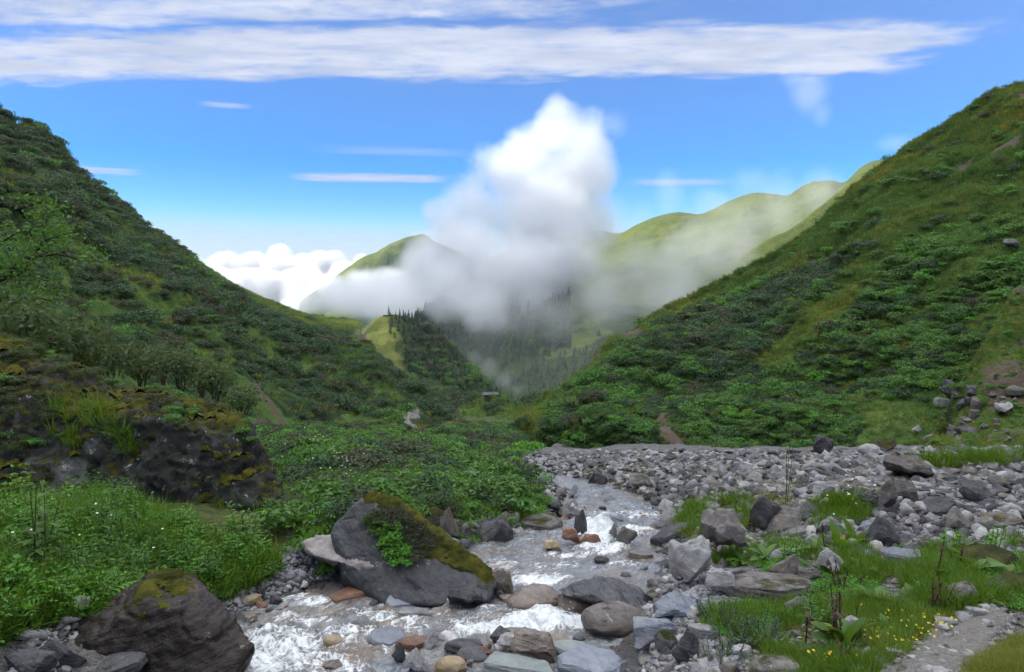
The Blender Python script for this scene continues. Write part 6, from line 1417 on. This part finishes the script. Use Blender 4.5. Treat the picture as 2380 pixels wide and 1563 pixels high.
# ---- right side
DOCK0 = hit(1965, 1500)[0]
def zone(poly, n, srcs, s0, s1, name, label, jit=0.02, patchy=-.12):
    P = off_path(area(poly, n, jit=jit)); P = P[fbm(P, 1.5, 3, .6, 4) > patchy] if name == 'grass' else P
    P = P[np.hypot(P[:, 0] - DOCK0[0], P[:, 1] - DOCK0[1]) > .22] if len(P) else P; scatter(name, P, s0 + s1 * R3.random(len(P)), kinds(*srcs), label, R3, tilt=.2)
LAWN = [(1640, 1420), (1850, 1400), (1960, 1390), (2100, 1410), (2240, 1450), (2160, 1500), (2060, 1540), (1990, 1640), (1700, 1640), (1800, 1530), (1700, 1470), (1640, 1460)]
zone(LAWN, 7000, G1[:2] + G2 + G2, .30, .40, 'grass', 'fresh green grass round the dock plant')
zone([(1960, 1390), (2240, 1440), (2180, 1500), (2060, 1540), (1980, 1470)], 2600, G2, .4, .4, 'grass', 'olive mossy turf left of the footpath')
zone([(2250, 1550), (2400, 1470), (2600, 1480), (2600, 1700), (2190, 1700)], 3600, G2, .4, .45, 'grass', 'olive mossy turf right of the footpath')
zone([(2080, 1330), (2180, 1260), (2400, 1260), (2600, 1280), (2600, 1430), (2330, 1440), (2130, 1410)], 2600, G1 + G2, .4, .5, 'grass', 'patchy grass near the right edge')
zone([(1570, 1250), (1600, 1180), (1730, 1160), (1760, 1220), (1690, 1260)], 1500, G2 + G1[:1], .6, .6, 'grass', 'yellowish grass right of the upper stream')
zone([(1840, 1220), (1900, 1170), (2040, 1160), (2030, 1205), (1930, 1235)], 900, G1, .4, .5, 'grass', 'green patch with white flowers above the slate heap')
zone([(1640, 1310), (1720, 1240), (2000, 1260), (2080, 1330), (1990, 1390), (1900, 1310), (1780, 1310)], 1300, G1 + G2, .35, .45, 'grass', 'thin grass between the boulders of the right bank')
zone([(2090, 1080), (2250, 1066), (2420, 1060), (2420, 1088), (2130, 1098)], 500, G1 + G2, .8, .7, 'grass', 'strip of grass on the far gravel at the right')
zone([(1180, 1130), (1500, 1070), (2000, 1090), (1900, 1180), (1600, 1180), (1400, 1160)], 2600, G2, .5, .7, 'grass', 'sparse olive grass on the stony plain', .3)
zone([(1180, 1200), (1330, 1190), (1300, 1215), (1210, 1215)], 160, G2 + G1[:1], .7, .7, 'grass', 'grass above the tilted slab')
zone([(1640, 1420), (1760, 1400), (1900, 1440), (1760, 1480), (1650, 1470)], 300, LOWH, .05, .05, 'undergrowth', 'low leaves in the turf beside the stream')
zone([(1660, 1300), (1800, 1260), (1880, 1330), (2000, 1330), (2060, 1400), (1990, 1410), (1800, 1330)], 190, LOWH, .06, .08, 'undergrowth', 'scattered leafy herbs between the boulders of the right bank')
zone([(2100, 1280), (2390, 1270), (2390, 1430), (2200, 1420)], 260, LOWH + HM[:1], .07, .10, 'undergrowth', 'low herbs near the right edge')
zone([(1950, 1420), (2230, 1450), (2100, 1530), (1960, 1480)], 160, LOWH, .03, .03, 'undergrowth', 'tiny leaves in the olive turf')

def rosette(px, py, n, L, W, label, seed, stalks=0, up=0.9, cat='dock plant', mat='dock', yellow=0):
    """a dock: every large leaf is a part of its own"""
    r = np.random.default_rng(seed); p = hit(px, py)[0]; o = obj('dock_plant', None, None, p); shapes = [mesh('dock_leaf', *leaf_shape(1, W / L, .55 + .3 * r.random(), .16, 6, .05, seed + j), M[mat], True) for j in range(3)]
    for s_ in shapes: s_.attributes.new('rnd', 'FLOAT', 'POINT').data.foreach_set('value', np.full(len(s_.vertices), r.random()))
    for i in range(n):
        a = 2 * pi * i / n + .5 * r.normal(); e = up * (.55 + .6 * r.random()) if i % 3 else up * .35; l = L * (.7 + .5 * r.random()); q = .03
        l = l * (.55 if i < yellow else 1)
        lf = obj('leaf', shapes[i % 3], o, (q * cos(a), q * sin(a), 0.02), (.25 * r.normal(), -e, a), (l, l, l))
        if i < yellow: lf.material_slots[0].link = 'OBJECT'; lf.material_slots[0].material = M['yellow_leaf']; lf['label'] = 'yellowed leaf'
    for i in range(stalks):
        V, Fs, rd = [], [], []; b = np.array((.10 * r.normal() - .12, .05 * r.normal(), 0)); t = b + (.05 * r.normal(), .05 * r.normal(), .28 + .16 * r.random()); SV, SF = [], []; tube(SV, SF, b, t, .007, .004, 5)
        for j in range(60):
            f = .30 + .7 * r.random(); c = b + (t - b) * f; a_ = r.random() * 6.3; w = .014 + .03 * r.random() * (j % 6 == 0); k = len(V); d = np.array((cos(a_), sin(a_), -.4)); s = np.array((-sin(a_), cos(a_), 0)); V += [c, c + d * w + s * w * .5, c + d * w * 2, c + d * w - s * w * .5]; Fs.append((k, k + 1, k + 2, k + 3)); rd += [r.random()] * 4
        st = obj('stalk', mesh('dock_stalk', SV, SF, M['dry']), o); obj('seed_head', mesh('dock_seeds', V, Fs, M['dry'], False, {'rnd': rd}), st)
    tag(o, label, cat); return o
rosette(1965, 1505, 20, .27, .105, 'large dock plant with upright leaves and brown stalks in the grass near the bottom', 1, 3, 1.25)
rosette(2035, 1400, 10, .19, .07, 'bright rosette of leaves in the turf above the large dock plant', 2, 0)
rosette(2120, 1395, 7, .13, .06, 'small leaf rosette beside the white stone', 3)
rosette(1950, 1285, 12, .36, .10, 'tall leafy dock plant before the slate heap, with yellow leaves at its foot', 4, 1, 1.25, yellow=3)
rosette(1985, 1270, 9, .32, .10, 'leafy dock plant just right of the tall one with yellow leaves', 5, 0, 1.3)
rosette(1905, 1290, 8, .24, .08, 'dock plant left of the tall one with yellow leaves', 6, 0, 1.1, yellow=1)
rosette(1780, 1300, 10, .24, .09, 'dock plant at the foot of the slate heap\'s left boulder', 7, 0, 1.0, yellow=2)
rosette(1730, 1310, 8, .20, .08, 'dock plant with a yellow leaf right of the pinkish boulder', 8, 0, .9, yellow=1)
rosette(2260, 1330, 9, .26, .11, 'broad-leaved dock plant left of the mossy leaning slab', 9, 1, 1.0)
rosette(2330, 1350, 8, .24, .10, 'broad-leaved dock plant below the mossy leaning slab', 10, 0, .8)
rosette(2215, 1290, 8, .26, .09, 'dock plant in front of the squarish brown rock', 11, 0, 1.2)
rosette(2175, 1345, 6, .22, .09, 'dock plant with a reddish stalk in the patchy grass', 12, 1, .9)
rosette(2010, 1330, 7, .2, .08, 'dock plant in the herbs right of the grey flat-faced boulder', 13, 0, .8)
rosette(1640, 1258, 6, .2, .07, 'small dock plant on the yellowish grass right of the stream', 14, 1, .9, yellow=1)
rosette(2060, 1470, 7, .13, .06, 'small bright dock right of the large dock plant', 15)
rosette(2290, 1405, 6, .2, .09, 'dock plant beside the log-like rock', 16, 0, .6)
def dried(px, py, n, h, label, seed):
    r = np.random.default_rng(seed); p = hit(px, py)[0]; SV, SF, V, Fs, rd = [], [], [], [], []
    for i in range(n):
        b = np.array((.04 * r.normal(), .04 * r.normal(), 0)); t = b + (.06 * r.normal(), .06 * r.normal(), h * (.7 + .5 * r.random())); tube(SV, SF, b, t, .006, .003, 4)
        for j in range(26):
            f = .15 + .8 * r.random(); c = b + (t - b) * f; a_ = r.random() * 6.3; w = .007 + .016 * r.random(); k = len(V); d = np.array((cos(a_), sin(a_), -.8)); s = np.array((-sin(a_), cos(a_), 0)); V += [c, c + d * w + s * w * .5, c + d * w * 2.2, c + d * w - s * w * .5]; Fs.append((k, k + 1, k + 2, k + 3)); rd += [r.random()] * 4
    o = obj('dried_plant', None, None, p); obj('stem', mesh('dry_stems', SV, SF, M['dry']), o); obj('foliage', mesh('dry_leaves', V, Fs, M['dry'], False, {'rnd': rd}), o); tag(o, label, 'dried plant')
dried(2170, 1425, 5, .34, 'dark brown withered plant standing left of the footpath', 1); dried(1955, 1372, 5, .26, 'withered reddish brown plant behind the large dock', 2); dried(1945, 1470, 3, .40, 'tall withered stalks rising beside the large dock plant', 3); dried(1962, 1545, 2, .16, 'short withered stalk in the grass below the large dock', 4); dried(1670, 1290, 3, .3, 'thin reddish stalks beside the pinkish boulder', 5)
spikes(1832, 1172, 3, 'tall pale yellow flower spike standing alone on the stony plain', 'pale_spike', 1.0, .06); spikes(1795, 1185, 3, 'short pale flower spikes left of the tall one', 'pale_spike', .35, .12)
def blue_at(px, py, i, s, label):
    p = hit(px, py)[0]
    if not np.isnan(p[0]): f, st = BLUE[i % 2]; o = obj('herb', None, None, p, (0, 0, R3.random() * 6), (s, s, s)); obj('foliage', f, o); obj('stem', st, o); tag(o, label, 'plant')
for q in ((1705, 1500, 0, 1.3, 'grey-green tufted plant in front of the pale slab'), (1745, 1470, 1, 1.2, 'grey-green tufted plant in the middle of the right bank turf'), (1665, 1540, 0, .9, 'small grey-green plant at the pebbles\' edge'), (1770, 1490, 0, 1.2, 'grey-green plant right of the two tufted ones'), (1670, 1450, 1, 1.2, 'dense green tussock right above the mossy small stone'), (215, 1400, 0, 1.3, 'pale grey-green plant above the dark banded boulder'), (470, 1500, 1, .5, 'tiny white-flowered plant growing on the banded boulder')):
    blue_at(*q)
for px, py, i, s, lb in ((1870, 1430, 1, .55, 'leafy narrow-leaved plant behind the grey-green tufts'), (1900, 1445, 3, .5, 'leafy plant left of the large dock plant'), (1840, 1300, 4, .7, 'green herb at the foot of the dark angular stone'), (2200, 1285, 2, .7, 'nettle-like herb near the flagstone'), (2300, 1300, 0, .7, 'leafy herb under the mossy leaning slab'), (1690, 1260, 4, .6, 'small yellow-green herb above the pinkish boulder')):
    herb_at(px, py, i, s, lb)
# small flowers
def flowers(poly, n, size, mat, label, h=(.12, .3)):
    P = area(poly, n); V, Fs, rd, SV, SF = [], [], [], [], []
    for p in P:
        t = p + (R3.normal() * .03, R3.normal() * .03, R3.uniform(*h)); nn = np.array((R3.normal() * .4, -.5 + R3.normal() * .3, 1.0)); nn /= np.linalg.norm(nn); a = np.cross(nn, (1, 0, .2)); a /= np.linalg.norm(a); b = np.cross(nn, a); s = size * (.7 + .6 * R3.random())
        for j in range(5):
            c_ = cos(2 * pi * j / 5); s_ = sin(2 * pi * j / 5); d = a * c_ + b * s_; e = np.cross(nn, d); k = len(V); V += [t, t + d * s * .6 + e * s * .35, t + d * s, t + d * s * .6 - e * s * .35]; Fs.append((k, k + 1, k + 2, k + 3)); rd += [R3.random()] * 4
    tag(obj('flowers', mesh('flower_heads', V, Fs, M[mat], False, {'rnd': rd})), label, kind='stuff')
flowers([(1840, 1215), (1900, 1170), (2040, 1150), (2030, 1205), (1930, 1235)], 18, .014, 'white_petal', 'white flowers in the green patch above the slate heap', (.2, .5))
flowers([(640, 1060), (720, 1050), (800, 1150), (700, 1170)], 12, .013, 'white_petal', 'white flowers in the meadow beside the great boulder', (.3, .7))
flowers([(770, 1110), (860, 1120), (830, 1165), (770, 1160)], 24, .013, 'white_petal', 'white flowers left of the pointed boulder', (.3, .6))
flowers([(1970, 1420), (2230, 1450), (2100, 1530), (1980, 1490)], 90, .012, 'yellow_petal', 'tiny yellow flowers dotted over the olive turf', (.04, .09))
flowers([(1860, 1540), (1990, 1540), (1990, 1563), (1860, 1563)], 14, .012, 'yellow_petal', 'tiny yellow flowers in the grass at the bottom edge', (.05, .12))
flowers(LEFTB, 40, .013, 'white_petal', 'small white flowers sprinkled over the left bank', (.3, .6))

# ---- loose stones too many to count
def stone_mass(poly, n, s0, s1, kind_list, mats, label, jit=.04, name='gravel', seed=1):
    r = np.random.default_rng(seed); P = area(poly, n, rs=r, jit=jit)
    mk = []
    for kd in kind_list:
        V, Fc = rock_data(kd, seed * 7 + len(mk) * 3 + 1, 1)
        for mt in mats: mk.append(mesh('loose_stone', V, Fc, M[mt], False))
    s = s0 * np.exp(s1 * r.normal(size=len(P))); s = np.minimum(s, s0 * 4.5)
    scatter(name, P - (0, 0, 1) * (s * .10)[:, None], s, kinds(*mk), label, r, tilt=.30)
K4 = ('slab', 'shard', 'slab', 'angular')
stone_mass([(1180, 1150), (1200, 1058), (1400, 1050), (1800, 1050), (2380, 1044), (2390, 1110), (2000, 1150), (1700, 1160), (1560, 1190), (1340, 1180)], 27000, .088, .72, K4, ('slate', 'slate_dark', 'rock_brown', 'slate_dark', 'slate', 'rock_pale'), 'grey rubble covering the stony plain', .25, 'rubble', 3)
stone_mass([(1560, 1270), (1620, 1200), (1780, 1180), (2000, 1130), (2380, 1090), (2390, 1290), (2000, 1300), (1700, 1300)], 12000, .062, .75, K4, ('slate', 'slate_dark', 'rock_brown', 'slate_dark', 'rock_pale'), 'broken slate covering the right slope', .06, 'rubble', 4)
stone_mass([(1500, 1563), (1480, 1480), (1500, 1330), (1560, 1280), (1700, 1330), (1720, 1400), (1640, 1430), (1640, 1480), (1720, 1540), (1690, 1600), (1500, 1600)], 6500, .038, .55, ('slab', 'angular', 'round', 'shard'), ('slate', 'rock_blue', 'rock_pale', 'rock_brown'), 'pebbles along the right edge of the stream', .01, 'gravel', 5)
stone_mass([(1700, 1330), (2380, 1260), (2390, 1600), (1700, 1600)], 2600, .032, .55, ('slab', 'angular', 'round'), ('slate', 'rock_pale', 'rock_brown'), 'small stones strewn over the right bank', .01, 'gravel', 6)
stone_mass([(2040, 1600), (2060, 1520), (2140, 1490), (2250, 1400), (2340, 1420), (2280, 1500), (2180, 1600)], 2400, .034, .5, ('slab', 'angular', 'round'), ('slate', 'rock_pale', 'rock_brown'), 'small gravel on and beside the footpath', .01, 'gravel', 7)
stone_mass([(500, 1420), (520, 1380), (660, 1300), (720, 1262), (800, 1300), (830, 1345), (640, 1420)], 3600, .034, .5, ('round', 'slab', 'round', 'angular'), ('slate', 'rock_pale', 'rock_blue', 'slate_dark'), 'rounded pebbles of the left gravel bank', .01, 'gravel', 8)
stone_mass([(1000, 1290), (1000, 1225), (1180, 1190), (1340, 1170), (1345, 1230), (1240, 1265), (1120, 1290)], 2600, .075, .55, K4, ('slate', 'rock_pale', 'rock_brown', 'slate_dark'), 'stones of the far bank behind the pointed boulder', .04, 'rubble', 9)
stone_mass([(20, 1600), (60, 1460), (250, 1400), (140, 1500), (160, 1600)], 700, .06, .5, ('slab', 'shard', 'angular'), ('slate_dark', 'rock_pale', 'slate'), 'broken stones behind the dark banded boulder', .01, 'rubble', 10)
stone_mass([(1060, 1120), (1180, 1085), (1200, 1130), (1110, 1140)], 500, .16, .5, K4, ('rock_pale', 'slate', 'rock_blue'), 'pale stones at the end of the meadow', .1, 'rubble', 11)
def in_stream_stones():
    r = np.random.default_rng(77); n = 420; n = 190; e = None; y = r.uniform(6.2, 14, n); l, rr = edges(y); e = r.random(n); x = np.where(e < .5, l + (rr - l) * r.random(n) ** 2 * .4, rr - (rr - l) * r.random(n) ** 2 * .4)
    s = .07 * np.exp(.5 * r.normal(size=n)); mk = [mesh('loose_stone', *rock_data(kd, 900 + i, 1), M[mt], False) for i, (kd, mt) in enumerate((('round', 'rock_mound'), ('angular', 'rock_mound'), ('slab', 'rock_blue'), ('round', 'slate'), ('angular', 'rock_rust'), ('round', 'slate_dark')))]
    scatter('gravel', np.stack([x, y, water_z(y) - s * .15], 1), s, kinds(*mk), 'small wet stones breaking the surface of the stream', r, tilt=.2)
in_stream_stones()

# ---- overhanging branch at the left edge
def branch_tree():
    r = np.random.default_rng(9); D = 24.0; root = np.array(PX(-190, 900, D)); o = obj('broadleaf_tree', None, None, root); V, Fs = [], []; C = []
    def bez(pts, r0, r1):
        pts = [np.array(PX(*q)) - root for q in pts]; n = len(pts) - 1
        for i in range(n): tube(V, Fs, pts[i], pts[i + 1], r0 + (r1 - r0) * i / n, r0 + (r1 - r0) * (i + 1) / n, 6)
        return pts
    bez([(-190, 920, D), (-180, 800, D), (-150, 720, D), (-90, 680, D - .5)], .16, .11)
    m1 = bez([(-90, 680, D - .5), (0, 650, D - 1), (60, 600, D - 1), (130, 590, D - 1.2), (180, 600, D - 1.4)], .10, .03)
    m2 = bez([(-10, 655, D - 1), (60, 630, D - .6), (100, 560, D - .4), (110, 500, D - .2), (105, 465, D)], .07, .02)
    m3 = bez([(-90, 680, D - .5), (-40, 600, D), (10, 560, D + .3), (40, 540, D)], .08, .02); m4 = bez([(-60, 690, D - .5), (20, 700, D), (80, 690, D), (120, 700, D)], .06, .02)
    m5 = bez([(100, 560, D - .4), (150, 545, D - .8), (190, 560, D - 1)], .03, .012); m6 = bez([(60, 600, D - 1), (70, 640, D - 1.3), (110, 655, D - 1.4)], .03, .012)
    for m in (m1, m2, m3, m4, m5, m6):
        for a, b in zip(m[:-1], m[1:]):
            for t in np.linspace(0, 1, 9): C.append(a + (b - a) * t + r.normal(size=3) * (.28, .28, .22))
    obj('trunk', mesh('branches', V, Fs, M['bark'], True), o); C = np.array(C[12:]); C = np.repeat(C, 16, 0) + r.normal(size=(len(C) * 16, 3)) * (.26, .26, .17)
    Nn = r.normal(size=C.shape) + (0, 0, .8); Nn /= np.linalg.norm(Nn, axis=1)[:, None]; s = .15 * (.7 + .6 * r.random(len(C))); V2, F2 = leaf_cards(C, Nn, s, s * .5, r, -.05)
    obj('crown', mesh('branch_leaves', V2, F2, M['lf_mid'], False, {'rnd': np.repeat(r.random(len(C)), 4)}), o); tag(o, 'tree reaching its leafy crooked branches in from the left edge', 'tree')
branch_tree()

# ---- rocks in the slopes, rocky face of the spur, and two small shelters
def crag(pts_list, vox, amp, mat, label, strata=None, seed=1.0): return boulder('rock_outcrop', pts_list, vox, amp, mat, label, strata, None, seed, None, .05, 1, 'rock outcrop')
_Q = hillD.P.reshape(-1, 3); _x, _y = proj(_Q); _r = np.random.default_rng(14)
for i in range(24):
    py = _r.uniform(895, 1022); px = 2252 + 13 * _r.normal() + (py - 960) * -.08; w = _r.uniform(14, 38); k = np.nanargmin(np.hypot(_x - px, _y - py))
    put_stone(px, py, w, w * _r.uniform(.6, 1.1), ('shard', 'angular', 'slab')[i % 3], ('slate_dark', 'slate_dark', 'slate_dark', 'rock_brown')[i % 4], 'dark broken rock in the rock face of the right-hand spur', 'rock', 'rocks in the face of the right-hand spur', pos=_Q[k] + (0, -.25, -.1), yaw=_r.uniform(0, 6), tilt=(_r.normal() * .6, _r.normal() * .8), sink=.6, name='rock')
for i in range(14):
    px, py = 2300 + 60 * _r.random() - 40 * _r.random(), _r.uniform(900, 1025); px += (1025 - py) * .35; w = _r.uniform(8, 20); k = np.nanargmin(np.hypot(_x - px, _y - py))
    put_stone(px, py, w, w * .5, ('slab', 'angular', 'shard')[i % 3], ('rock_brown', 'rock_brown', 'slate')[i % 3], 'small rock scattered in the thin turf of the right-hand spur', 'rock', 'small rocks of the right-hand spur', pos=_Q[k] + (0, -.1, 0), yaw=_r.uniform(0, 6), tilt=(_r.normal() * .3, _r.normal() * .3), sink=.5, name='rock')
for i, (px, py, w, h, mt, lb) in enumerate(((2190, 945, 36, 24, 'rock_pale', 'pale slab sticking out of the grass left of the dark rock face'), (2330, 965, 44, 18, 'rock_pale', 'largest pale rock in the spur right of the dark rock face'), (2355, 915, 44, 16, 'rock_brown', 'brownish rock high on the right-hand spur'), (2345, 575, 34, 16, 'slate', 'grey rock on the upper right slope at the edge of the photo'), (2190, 335, 26, 14, 'slate_dark', 'dark rock near the skyline of the right slope'), (2125, 1005, 22, 14, 'rock_pale', 'small pale rock in the olive grass of the right slope'), (2150, 1022, 26, 16, 'rock_pale', 'pale boulder at the bottom of the right slope'))):
    h_ = hillD if px > 2235 and py > 650 else hillB
    Q = h_.P.reshape(-1, 3); x, y = proj(Q); k = np.nanargmin(np.where(Q[:, 1] < 178, np.hypot(x - px, y - py), 1e9)); put_stone(px, py, w, h, ('slab', 'angular')[i % 2], mt, lb, 'rock', None, pos=Q[k] + (0, -.4, .2), sink=.3, name='rock')
def hut(px, py, d, L, D, H, label, wallm, roofm):
    p = np.array(PX(px, py, d)); o = obj('stone_hut', None, None, p, (0, 0, .15))
    def box(x0, x1, y0, y1, z0, z1): return [(x, y, z) for z in (z0, z1) for x, y in ((x0, y0), (x1, y0), (x1, y1), (x0, y1))], [(0, 3, 2, 1), (4, 5, 6, 7), (0, 1, 5, 4), (1, 2, 6, 5), (2, 3, 7, 6), (3, 0, 4, 7)]
    for x0, x1, y0, y1 in ((-L / 2, L / 2, -D / 2, -D / 2 + .4), (-L / 2, L / 2, D / 2 - .4, D / 2), (-L / 2, -L / 2 + .4, -D / 2 + .4, D / 2 - .4), (L / 2 - .4, L / 2, -D / 2 + .4, D / 2 - .4)): obj('wall', mesh('hut_wall', *box(x0, x1, y0, y1, -1.2, H), M[wallm]), o)
    V, Fs = box(-L / 2 - .3, L / 2 + .3, -D / 2 - .4, D / 2 + .4, H + .002, H + .22); V = [(x, y, z + .12 * (y + D / 2)) for x, y, z in V]; obj('roof', mesh('hut_roof', V, Fs, M[roofm]), o)
    obj('door', mesh('hut_door', *box(-.5, .4, -D / 2 - .03, -D / 2 - .003, -.6, H - .4), M['bark']), o); tag(o, label, 'hut')
hut(1140, 921, 197, 3.4, 1.8, .35, 'low stone shelter on the crest of the grassy spur above the notch', 'rock_brown', 'slate_dark'); hut(896, 735, 457, 3, 2, .6, 'tiny hut on the top of the sunlit knoll', 'rock_pale', 'rock_pale')
# tracks
def hill_drape(name, h, pts, width, mat):
    Q = h.P.reshape(-1, 3); x, y = proj(Q); W = []
    for px, py in pts: W.append(Q[np.nanargmin(np.where(Q[:, 1] > 0, np.hypot(x - px, y - py), 1e9))])
    W = np.array(W); n = 40; s = np.linspace(0, len(W) - 1, n); c = np.stack([np.interp(s, np.arange(len(W)), W[:, k]) for k in range(3)], 1)
    for _ in range(4): c[1:-1] = (c[:-2] + 2 * c[1:-1] + c[2:]) / 4
    tg = np.gradient(c, axis=0); nm = np.stack([tg[:, 1], -tg[:, 0]], 1); nm /= np.linalg.norm(nm, axis=1)[:, None] + 1e-9; m = 5; V = []
    T2 = Q[:, :2]; near = lambda q: Q[np.argsort(((T2 - q) ** 2).sum(1))[:4]]
    for i in range(n):
        for k in np.linspace(-1, 1, m):
            q = c[i, :2] + nm[i] * k * width / 2 * (1 + .3 * R3.normal()); nb = near(q); w = 1 / (((nb[:, :2] - q) ** 2).sum(1) + .05); V.append((*q, (nb[:, 2] * w).sum() / w.sum() + (.22 if abs(k) < .9 else -.25)))
    tag(obj(name, mesh(name, V, grid_faces(m, n), mat, True)), kind='structure')
hill_drape('footpath', hillA, TRAIL_A, 2.2, M['path'])
